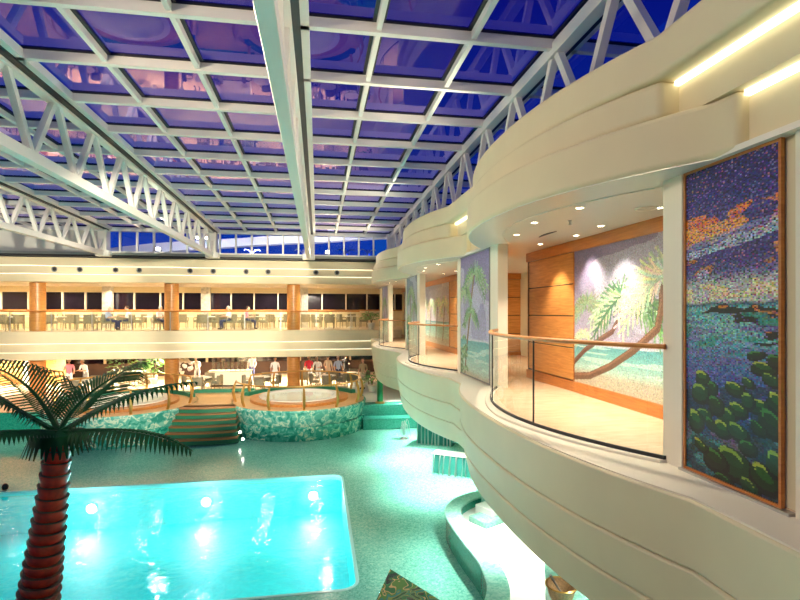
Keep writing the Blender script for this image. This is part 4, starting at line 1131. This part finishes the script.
# ------------------------------------------------------------------ people
def bake_skin(name, verts, edges, root, mats_of_bone):
    me = bpy.data.meshes.new(name + '_sk')
    me.from_pydata([v[0] for v in verts], [], [])
    me.edges.add(len(edges)); me.edges.foreach_set('vertices', [i for e in edges for i in e]); me.update()
    o = bpy.data.objects.new(name + '_sk', me); COL.objects.link(o)
    sm = o.modifiers.new('skin', 'SKIN'); sm.use_smooth_shade = True
    for i, v in enumerate(verts):
        r = v[1] if isinstance(v[1], tuple) else (v[1], v[1])
        me.skin_vertices[0].data[i].radius = r
        me.skin_vertices[0].data[i].use_root = (i == root)
    o.modifiers.new('sub', 'SUBSURF').levels = 1
    dg = bpy.context.evaluated_depsgraph_get(); dg.update()
    ev = o.evaluated_get(dg)
    m2 = bpy.data.meshes.new_from_object(ev, depsgraph=dg)
    bpy.data.objects.remove(o); bpy.data.meshes.remove(me)
    return m2

def make_body(pose):
    """one continuous figure facing -Y; slots: skin, shirt, trousers, shoes"""
    J = {}
    if pose == 'stand':
        J = dict(pel=((0, 0, .95), (.15, .11)), bel=((0, 0, 1.08), (.135, .10)), che=((0, .005, 1.30), (.155, .105)), nek=((0, .01, 1.46), .055), hd0=((0, 0, 1.54), .06),
                 hipl=((-.09, 0, .88), .088), knel=((-.10, -.015, .49), .062), ankl=((-.10, .02, .09), .042), toel=((-.115, -.15, .04), .036),
                 hipr=((.09, 0, .88), .088), kner=((.10, -.03, .49), .062), ankr=((.10, .0, .09), .042), toer=((.115, -.17, .04), .036),
                 shol=((-.185, .01, 1.385), .062), elbl=((-.245, .02, 1.11), .042), wril=((-.235, -.10, .90), .028), pall=((-.232, -.135, .83), (.036, .02)),
                 shor=((.185, .01, 1.385), .062), elbr=((.25, .0, 1.11), .042), wrir=((.21, -.18, .98), .028), palr=((.19, -.235, .95), (.036, .02)))
        headc = (0, -.015, 1.625)
    elif pose == 'lean':          # leaning forward on a rail, arms bent
        J = dict(pel=((0, .06, .93), (.15, .11)), bel=((0, .03, 1.06), (.135, .10)), che=((0, -.07, 1.27), (.155, .105)), nek=((0, -.13, 1.42), .055), hd0=((0, -.16, 1.49), .06),
                 hipl=((-.09, .06, .87), .088), knel=((-.11, .02, .48), .062), ankl=((-.11, .05, .09), .042), toel=((-.13, -.12, .04), .036),
                 hipr=((.09, .06, .87), .088), kner=((.10, .06, .48), .062), ankr=((.10, .16, .09), .042), toer=((.115, -.0, .04), .036),
                 shol=((-.185, -.08, 1.35), .062), elbl=((-.26, -.12, 1.09), .042), wril=((-.17, -.33, 1.08), .028), pall=((-.13, -.40, 1.08), (.036, .02)),
                 shor=((.185, -.08, 1.35), .062), elbr=((.26, -.12, 1.09), .042), wrir=((.17, -.33, 1.08), .028), palr=((.13, -.40, 1.08), (.036, .02)))
        headc = (0, -.19, 1.575)
    else:                         # seated
        J = dict(pel=((0, 0, .53), (.155, .12)), bel=((0, .02, .66), (.14, .105)), che=((0, .01, .88), (.155, .105)), nek=((0, -.01, 1.04), .055), hd0=((0, -.03, 1.12), .06),
                 hipl=((-.10, -.05, .51), .09), knel=((-.12, -.45, .50), .066), ankl=((-.12, -.43, .09), .042), toel=((-.135, -.60, .04), .036),
                 hipr=((.10, -.05, .51), .09), kner=((.12, -.45, .50), .066), ankr=((.12, -.40, .09), .042), toer=((.135, -.57, .04), .036),
                 shol=((-.185, .01, .965), .062), elbl=((-.27, -.08, .70), .042), wril=((-.20, -.33, .72), .028), pall=((-.17, -.40, .73), (.036, .02)),
                 shor=((.185, .01, .965), .062), elbr=((.27, -.08, .70), .042), wrir=((.16, -.31, .76), .028), palr=((.12, -.38, .78), (.036, .02)))
        headc = (0, -.05, 1.205)
    keys = list(J); ix = {k: i for i, k in enumerate(keys)}
    E = [('pel', 'bel'), ('bel', 'che'), ('che', 'nek'), ('nek', 'hd0'), ('pel', 'hipl'), ('hipl', 'knel'), ('knel', 'ankl'), ('ankl', 'toel'), ('pel', 'hipr'), ('hipr', 'kner'), ('kner', 'ankr'), ('ankr', 'toer'),
         ('che', 'shol'), ('shol', 'elbl'), ('elbl', 'wril'), ('wril', 'pall'), ('che', 'shor'), ('shor', 'elbr'), ('elbr', 'wrir'), ('wrir', 'palr')]
    me = bake_skin('person', [J[k] for k in keys], [(ix[a], ix[b_]) for a, b_ in E], ix['pel'], None)
    slot = {('che', 'nek'): 1, ('nek', 'hd0'): 0, ('elbl', 'wril'): 0, ('wril', 'pall'): 0, ('elbr', 'wrir'): 0, ('wrir', 'palr'): 0, ('ankl', 'toel'): 3, ('ankr', 'toer'): 3}
    segs = []
    for a, b_ in E:
        s = slot.get((a, b_), 2 if any(q in a + b_ for q in ('hip', 'kne', 'ank')) else 1)
        segs.append((Vector(J[a][0]), Vector(J[b_][0]), s))
    vs = [tuple(v.co) for v in me.vertices]; fs = [tuple(p.vertices) for p in me.polygons]; mi = []
    for p in me.polygons:
        c = p.center; best = 9; bs = 1
        for a, b_, s in segs:
            ab = b_ - a; t = max(0, min(1, (c - a).dot(ab) / ab.length_squared)); d = (c - a - ab * t).length
            if d < best: best, bs = d, s
        mi.append(bs)
    bpy.data.meshes.remove(me)
    mb = MB(); mb.v = vs; mb.f = fs; mb.m = mi
    hx, hy, hz = headc
    o = len(mb.v); mb.ball((0, 0, 0), 1.0, 14)           # head: narrower jaw, fuller skull
    for i in range(o, len(mb.v)):
        x, y, z = mb.v[i]
        jaw = 1 - 0.22 * max(0, -z)
        mb.v[i] = (hx + x * .076 * jaw, hy + y * .096 * (1 - .08 * max(0, -z)) - (.012 * max(0, -z)), hz + z * .118)
    mb.tube([(hx, hy - .088, hz + .012), (hx, hy - .112, hz - .02), (hx, hy - .092, hz - .03)], [.009, .015, .008], 6)    # nose
    for s in (-1, 1): mb.ball((hx + s * .076, hy + .008, hz - .004), 0.028, 6, (.4, .7, 1.1))                             # ears
    mb.tube([(hx - .022, hy - .092, hz - .058), (hx, hy - .097, hz - .060), (hx + .022, hy - .092, hz - .058)], .007, 5)  # lips
    for s in (-1, 1): mb.ball((hx + s * .03, hy - .084, hz + .018), 0.011, 6, (1.2, .7, .8), mi=3)                          # eyes
    for pk, wk, sg in (('pall', 'wril', -1), ('palr', 'wrir', 1)):
        p, w = Vector(J[pk][0]), Vector(J[wk][0]); d_ = (p - w).normalized(); sd = d_.cross(Vector((0, 0, 1)))
        sd = sd.normalized() if sd.length > .1 else Vector((1, 0, 0)); dn = d_.cross(sd).normalized()
        if dn.z > 0: dn = -dn
        for k, L in enumerate((.062, .072, .068, .052)):
            q = p + sd * ((k - 1.5) * .018)
            mb.tube([q, q + d_ * (.02 + L * .5), q + d_ * (.02 + L * .85) + dn * L * .35], [.0095, .009, .007], 5)
        mb.tube([p - d_ * .02 + sd * -sg * .03, p + d_ * .02 + sd * -sg * .055 + dn * .01, p + d_ * .05 + sd * -sg * .055 + dn * .02], [.011, .010, .008], 5)
    bm_ = mb.mesh('person_' + pose, [M['skin'], M['beige'], M['navy'], M['black']])
    h = MB(); o = 0; h.ball((0, 0, 0), 1.0, 12)
    for i in range(len(h.v)):
        x, y, z = h.v[i]
        if y < -.35 and z < .45: y = -.35 + (y + .35) * .1; z = max(z, .42)
        elif z < -.35: z = -.35 + (z + .35) * .2
        h.v[i] = (hx + x * .085, hy + .012 + y * .102, hz + .012 + z * .122)
    hm = h.mesh('hair_' + pose, M['hair_grey'])
    return bm_, hm
BODY = {p: make_body(p) for p in ('stand', 'lean', 'seated')}
def person(pose, loc, rz, shirt, trousers, hair, label, group, scale=1.0):
    bm_, hm = BODY[pose]
    o = bpy.data.objects.new('person', bm_); COL.objects.link(o); o.location = loc; o.rotation_euler = (0, 0, rz)
    for i, m in enumerate(('skin', shirt, trousers, 'black')):
        o.material_slots[i].link = 'OBJECT'; o.material_slots[i].material = M[m]
    h = bpy.data.objects.new('hair', hm); COL.objects.link(h); h.parent = o
    h.material_slots[0].link = 'OBJECT'; h.material_slots[0].material = M[hair]
    tag(o, label, 'person', group); return o

# ------------------------------------------------------------------ deck furniture
def make_chair():
    t = thing('armchair', 'x', 'chair')
    st_ = MB().bx(-.27, .27, -.26, .24, .36, .44).build('seat', M['rattan'], t, bevel=.02)
    MB().bx(-.24, .24, -.25, .20, .44, .50).build('cushion', M['cushion'], st_, bevel=.02)
    bk = MB(); pts = [(-.28, .10), (-.27, .22), (-.15, .28), (0, .30), (.15, .28), (.27, .22), (.28, .10)]
    bk.ribbon(pts, [(x * .88, y - .04) for x, y in pts], .44, .86).build('backrest', M['rattan'], t, bevel=.015)
    for s in (-1, 1):
        MB().tube([(s * .27, .12, .66), (s * .29, -.10, .66), (s * .28, -.22, .62), (s * .27, -.24, .44)], .025, 6).build('armrest', M['rattan'], t)
        for y in (-.22, .20): MB().tube([(s * .24, y, .37), (s * .25, y * 1.08, 0)], [.024, .018], 6).build('leg', M['rattan'], t)
    return t
def make_table(r=.45):
    t = thing('round_table', 'x', 'table')
    MB().lathe([(r - .01, .705), (r, .715), (r, .735), (r - .01, .745)], (0, 0, 0), 28).build('tabletop', M['cloth'], t)
    MB().lathe([(.035, .03), (.03, .4), (.045, .705)], (0, 0, 0), 12).build('pedestal', M['steel'], t)
    MB().lathe([(.24, 0), (.23, .02), (.05, .035)], (0, 0, 0), 20).build('base', M['steel'], t)
    return t
CH, TB = make_chair(), make_table()
used = dict(c=False, t=False, l=False)
def chair(loc, rz, label, group):
    o = dup(CH) if used['c'] else CH
    used['c'] = True; o.location = loc; o.rotation_euler = (0, 0, rz); o['label'] = label; o['group'] = group; return o
def table(loc, label, group):
    o = dup(TB) if used['t'] else TB
    used['t'] = True; o.location = loc; o['label'] = label; o['group'] = group; return o
LMP = None
def table_lamp(loc, label, group):
    global LMP
    if LMP is None:
        LMP = thing('table_lamp', label, 'table lamp', group=group)
        MB().bx(-.075, .075, -.05, .05, .02, .28).build('shade', M['tablelamp'], LMP, bevel=.008)
        MB().bx(-.085, .085, -.06, .06, 0, .02).build('base', M['steel'], LMP); o = LMP
    else: o = dup(LMP, label=label)
    o.location = loc; return o
# upper far deck: tables along the balustrade
UZ = 0.43
U = [(6, 1), (57, 1), (97, 1), (152, 1), (207, 1), (252, 1), (272, 0), (329, 1), (352, 0)]
TW = ['at the far left edge', 'just right of the leftmost column', 'midway between left and middle columns', 'just left of the middle column', 'right of the middle column', 'left of the rightmost column, outer one', 'left of the rightmost column, inner one',
      'right of the rightmost column', 'nearest the right end of the deck']
UG = 'tables on the upper far deck'
for i, (px, lampq) in enumerate(U):
    y = 30.0 + (i % 2) * 0.5 + (2.2 if px in (272, 352) else 0); x = xat(px, y)
    table((x, y, UZ), 'white round table on the upper far deck, ' + TW[i], UG)
    if lampq: table_lamp((x + .1, y + .1, UZ + .746), 'small glowing lamp on the white table ' + TW[i], 'table lamps on the upper far deck')
    for j, a in enumerate((200, 275, 345, 95)):
        if (i + j) % 5 == 4: continue
        a += rnd.uniform(-12, 12); rr = .78
        cx, cy = x + rr * math.cos(R(a)), y + rr * math.sin(R(a))
        chair((cx, cy, UZ), R(a - 90), 'armchair %s the upper deck table %s' % (['left of', 'in front of', 'right of', 'behind'][j], TW[i]), 'armchairs on the upper far deck')
UP = [(108, 'lightblue', 'hair_grey', 'person in pale blue shirt seated at the table between the left and middle columns'), (128, 'whitec', 'hair_brown', 'person in a light top seated left of the middle column'),
      (160, 'whitec', 'hair_grey', 'person in white shirt seated close beside the middle column'), (229, 'whitec', 'hair_grey', 'person in white shirt seated right of the middle column, upper far deck'), (247, 'pink', 'hair_brown', 'person in pink seated left of the rightmost column')]
for i, (px, sh, hr, lab) in enumerate(UP):
    y = 29.25; x = xat(px, y)
    chair((x, y, UZ), R([90, -80, 60, -60, 90][i]), 'armchair under the seated person in %s' % ['pale blue between left and middle columns', 'a light top left of the middle column', 'white beside the middle column', 'white right of the middle column', 'pink left of the rightmost column'][i], 'armchairs on the upper far deck')
    person('seated', (x, y, UZ), R([90, -80, 60, -60, 90][i]), sh, 'navy', hr, lab, 'people seated on the upper far deck')
for i, px in enumerate((24, 78, 128, 186, 231, 306)):
    y = 32.6; x = xat(px, y); w_ = 'of the back row, %s from the left' % ordinal(i)
    table((x, y, UZ), 'white round table on the upper far deck ' + w_, UG)
    for j, a in enumerate((185, 270, 355)):
        chair((x + .78 * math.cos(R(a)), y + .78 * math.sin(R(a)), UZ), R(a - 90), 'armchair %s the upper deck table %s' % (['left of', 'in front of', 'right of'][j], w_), 'armchairs on the upper far deck')
# lower far deck
LZ = ZD
LT = [(328, 28.6), (352, 29.6), (305, 30.6), (85, 28.6), (138, 32.4), (203, 28.9), (262, 28.6)]
LW = ['in front of the standing group', 'right of the standing group', 'left behind the standing group', 'behind the palm', 'left of the steps', 'above the green steps', 'behind the right whirlpool']
for i, (px, y) in enumerate(LT):
    x = xat(px, y)
    table((x, y, LZ), 'white round table on the lower far deck, ' + LW[i], 'tables on the lower far deck')
    for j, a in enumerate((190, 265, 350, 80)):
        cx, cy = x + .78 * math.cos(R(a)), y + .78 * math.sin(R(a))
        chair((cx, cy, LZ), R(a - 90), 'armchair %s the lower deck table %s' % (['left of', 'in front of', 'right of', 'behind'][j], LW[i]), 'armchairs on the lower far deck')
LP = [(309, 30.2, 'red', 'whitec', 'hair_grey', 'person in bright red jacket standing on the lower far deck'),
      (318, 30.0, 'whitec', 'whitec', 'hair_grey', 'person in white shirt standing right beside the red jacket'),
      (328, 30.3, 'beige', 'beige', 'hair_brown', 'person in beige top standing right of the white shirt'),
      (338, 29.8, 'lightblue', 'navy', 'hair_grey', 'person in pale blue shirt standing in the middle of the group'),
      (346, 31.2, 'black', 'black', 'hair_brown', 'person in dark clothes standing at the back right of the group'),
      (363, 27.9, 'tan', 'beige', 'hair_brown', 'person in tan clothes standing alone near the right end of the lower deck'),
      (69, 30.2, 'pink', 'whitec', 'hair_grey', 'person in pink top standing left, above the palm crown'),
      (85, 30.4, 'whitec', 'greyc', 'hair_grey', 'person in white standing right of the pink top, above the palm'),
      (252, 32.0, 'greyc', 'navy', 'hair_brown', 'person in grey standing behind the glass pillars'),
      (275, 29.6, 'whitec', 'whitec', 'hair_black', 'person in white at the buffet left of the rightmost column'),
      (197, 31.4, 'whitec', 'greyc', 'hair_grey', 'person in white standing behind the white flowers')]
for i, (px, y, sh, tr_, hr, lab) in enumerate(LP):
    person('stand' if i % 3 != 1 else 'lean', (xat(px, y), y, LZ), R([10, -20, 160, 20, 180, -30, 30, -25, 0, 15, -10][i]), sh, tr_, hr, lab, 'people standing on the lower far deck')
# buffet with tall clear pillars
bx0, bx1 = xat(208, 30), xat(250, 30)
t = thing('buffet_counter', 'white buffet counter behind the green steps, carrying tall glass pillars', 'counter', ((bx0 + bx1) / 2, 30.5, LZ))
MB().bx(bx0, bx1, 30.2, 30.9, LZ + .08, LZ + .86).build('body', M['ledge'], t, bevel=.015)
MB().bx(bx0 - .05, bx1 + .05, 30.15, 30.95, LZ + .86, LZ + .90).build('top', M['marble'], t, bevel=.01)
MB().bx(bx0 + .06, bx1 - .06, 30.28, 30.9, LZ, LZ + .08).build('plinth', M['dark'], t)
gp = None
vase_m = glass_mat('clear_vase', (0.90, 0.95, 0.92), 0.15, 1.2, 1.45)
for k in range(8):
    x = bx0 + .2 + (bx1 - bx0 - .4) * k / 7; h_ = [.75, .95, .65, 1.0, .8, .9, .6, .85][k]
    lab = 'tall clear glass pillar on the buffet counter, %s from the left' % ordinal(k)
    t = thing('glass_pillar', lab, 'glass pillar', (x, 30.45 + .1 * (k % 2), LZ + .9), group='glass pillars on the buffet')
    yy = 30.45 + .1 * (k % 2)
    MB().lathe([(.07, 0), (.075, h_ * .5), (.07, h_), (.085, h_ + .02)], (x, yy, LZ + .9), 16, cap=False).build('cylinder', vase_m, t)
    MB().lathe([(.10, .0), (.10, .03), (.07, .04)], (x, yy, LZ + .9), 16).build('foot', M['spa'], t)
# plants
def plant(loc, h, spread, nleaf, label, pot=True, mat='leafp', ll=.3, name='potted_plant'):
    t = thing(name, label, 'plant', loc)
    x, y, z = loc; ph = .38 if pot else 0
    if pot: MB().lathe([(.16, 0), (.22, .30), (.24, .36), (.20, .38), (.0001, .36)], loc, 20, cap=False).build('pot', M['ledge'], t)
    st = MB(); lf = MB()
    for k in range(7):
        a = k * 2.4; st.tube([(x, y, z + ph - .04), (x + .3 * spread * math.cos(a), y + .3 * spread * math.sin(a), z + ph + (h - ph) * .6), (x + .6 * spread * math.cos(a), y + .6 * spread * math.sin(a), z + h * .93)], [.014, .01, .005], 5)
    for k in range(nleaf):
        a = rnd.uniform(0, 6.28); q = rnd.random() ** .5 * spread; zz = z + ph + (h - ph) * rnd.uniform(.25, 1)
        p = Vector((x + q * math.cos(a), y + q * math.sin(a), zz)); d_ = Vector((math.cos(a), math.sin(a), rnd.uniform(-.4, .7))).normalized(); L = ll * rnd.uniform(.7, 1.2)
        s_ = d_.cross(Vector((0, 0, 1))).normalized() * L * .16
        lf.add([p, p + d_ * L * .5 + s_, p + d_ * L - Vector((0, 0, L * .2)), p + d_ * L * .5 - s_], [(0, 1, 2, 3)])
    st.build('stems', M['trunk_edge'], t); lf.build('leaves', M[mat], t, recalc=False)
    return t
plant((xat(124, 29.9), 29.9, LZ), 2.0, .75, 170, 'big leafy potted plant left of the lower middle column, above the palm')
plant((xat(154, 31.8), 31.8, LZ), 1.7, .45, 110, 'slimmer upright potted plant beside the lower middle column', ll=.4)
plant((xat(374, 27.2) , 28.6, UZ), .95, .5, 120, 'bushy green plant by the right end of the upper far deck')
plant((xat(372, 27.0), 27.0, ZD), 1.0, .4, 90, 'small green potted plant right of the whirlpool railing', ll=.35)
M['flower'] = pmat('white_petals', (.86, .84, .8), .7)
fx = xat(182, 29.9)
t = thing('flower_arrangement', 'big white flower arrangement on a stand beside the lower middle column', 'flowers', (fx, 29.9, LZ))
MB().lathe([(.22, 0), (.05, .05), (.04, .7), (.14, .95), (.10, .97)], (fx, 29.9, LZ), 16).build('stand', M['spa'], t)
fl_ = MB()
for k in range(46):
    a = rnd.uniform(0, 6.28); b_ = rnd.uniform(-.5, 1.4); rr = .42
    fl_.ball((fx + rr * math.cos(a) * math.cos(b_) * 1.2, 29.9 + rr * math.sin(a) * math.cos(b_), LZ + 1.25 + rr * math.sin(b_)), rnd.uniform(.08, .13), 6)
fl_.build('blossoms', M['flower'], t)
# swimmer at the far left edge of the pool
v = onz(5, 492, ZF - .06)
bm_, hm = BODY['stand']
o = person('stand', (v.x, v.y - 0.0, ZF - .06 - 1.50), R(200), 'skin', 'navy', 'hair_black', 'dark haired swimmer standing in the turquoise pool at the left edge', None)

# ------------------------------------------------------------------ lamps: a truss floodlight pair, added fill floods and roof uplights, downlights on the decks, floods under the balconies
fl0 = None
def floodlight(loc, target, power, label, angle=120, col=(1, .88, .68)):  # serves the real truss pair and the added fill lights
    global fl0
    if fl0 is None:
        fl0 = thing('floodlight', label, 'floodlight', group='floodlights')
        hs_ = MB().bx(-.11, .11, -.08, .08, -.02, .18).build('housing', M['white'], fl0, bevel=.01)
        MB().bx(-.095, .095, -.065, .065, -.028, -.02).build('lens', M['flood'], hs_)
        MB().tube([(-.13, 0, .1), (-.13, 0, .26), (.13, 0, .26), (.13, 0, .1)], .012, 6).build('bracket', M['white'], fl0)
        o = fl0
    else: o = dup(fl0, label=label)
    o.location = loc; dr = (Vector(target) - Vector(loc)).normalized()
    o.rotation_euler = (-dr).to_track_quat('Z', 'Y').to_euler()
    spot('floodlight_beam', Vector(loc) + dr * .06, target, power, angle, .5 if angle < 40 else .8, col, .12)
for i, y in enumerate((2.6, 4.2, 5.8, 7.4)):  # added fill lamps out of frame, brighten the right balconies
    floodlight((-5.05, y, 4.62), (3.2, y * 2.6 - 1.5, 1.2), FILL_R, 'added fill light on the left truss aimed at the balconies, %s from the near end' % ordinal(i), 110, (1, .82, .58))
for i, y in enumerate((2.0, 2.8, 3.6)):  # more out-of-frame lamps, added to brighten the far decks
    floodlight((-0.66, y, 4.60) if i else (-5.85, 2.0, 4.3), (-14.5 + 6.6 * i, 27, 0.0), FILL_L, 'added fill light on the %s truss aimed at the far decks%s' % (['left lattice', 'middle', 'middle'][i], ['', ', nearer one', ', farther one'][i]), 30)
for i, (x, y) in enumerate(((3.45, 3.0), (3.45, 9.5), (3.45, 16.8), (3.45, 24.0))):  # hidden uplights added to lighten the roof frames from the right
    floodlight((x, y, 3.98), (-3.5, y + 1.5, 6.2), ROOF_UP, 'added uplight on top of the right cream fascia aimed up, %s from the near end' % ordinal(i), 150)
for i, x in enumerate((-16.0, -8.0, 0.5)):  # uplights added at the far end to lighten the roof frames
    floodlight((x, 27.0, 4.62), (x + 1.5, 14, 6.6), ROOF_UP * .8, 'added uplight on the far gutter lighting up the roof, %s from the left' % ordinal(i), 150)
for i, y in enumerate((6.0, 14.0, 22.0)):  # unseen uplights added on the left wall for the roof
    floodlight((-20.85, y, 4.15), (-8, y + 1, 6.0), ROOF_UP * 1.5, 'added uplight high on the left side lighting up the roof, %s from the near end' % ordinal(i), 150)
for i, x in enumerate((-9, -4, 1)):
    spot('deck_beam', (x, 32.5, 4.5), (x + 1, 40, 7), 1600, 140, .8, (1, .96, .9), .2)  # added lamp without fixture, brightens the canopy outside
for i, y in enumerate((25.6,)):
    for j, dx in enumerate((0.0, .32)):
        floodlight((-5.75 + dx, y, 5.05), (-6 + dx, y - 6, 0), 120, 'bright floodlight at the far end of the left truss, %s of the pair' % ['left', 'right'][j], 110)
floodlight((-5.05, 1.2, 4.62), (3.3, 3.0, .9), FILL_R * .5, 'added fill light on the left lattice truss aimed at the sunset mosaic', 60)  # out-of-frame fill added for the mosaic and pilasters
# deck downlights
def deck_light(x, y, z, p, lab, g, ang=150):
    o = dup(dl0, label=lab, group=g); o.location = (x, y, z)
    spot('deck_beam', (x, y, z - .04), (x, y, z - 3), p, ang, .8, (1, .84, .60), .1)
for r_, y in enumerate((28.7, 31.2, 33.4)):
    for k in range(7):
        x = -18.6 + 3.1 * k
        deck_light(x, y, 3.02, DECK_U, 'recessed downlight in the upper far deck ceiling, %s row, %s from the left' % (['front', 'middle', 'back'][r_], ordinal(k)), 'downlights of the upper far deck')
for r_, y in enumerate((28.5, 31.8)):
    for k in range(7):
        x = -18.0 + 3.1 * k
        deck_light(x, y, -.72, DECK_L, 'recessed downlight in the lower far deck ceiling, %s row, %s from the left' % (['front', 'back'][r_], ordinal(k)), 'downlights of the lower far deck')
for i, (x, y, p) in enumerate(((4.5, 20.4, 900), (3.6, 17.6, 900), (4.0, 14.6, 900), (3.35, 10.2, 300), (4.4, 9.6, 330), (4.6, 6.4, 180), (4.0, 23.0, 260))):
    o = dup(dl0, label='strong downlight under the balcony slabs, %s from the far end' % ordinal([1, 2, 3, 4, 5, 6, 0][i]), group='downlights under the balcony slabs'); o.location = (x, y, -1.49)
    spot('pool_side_beam', (x, y, -1.54), (x - .3, y, -4), p * UNDER, 105, .9, (1, .97, .86), .1)
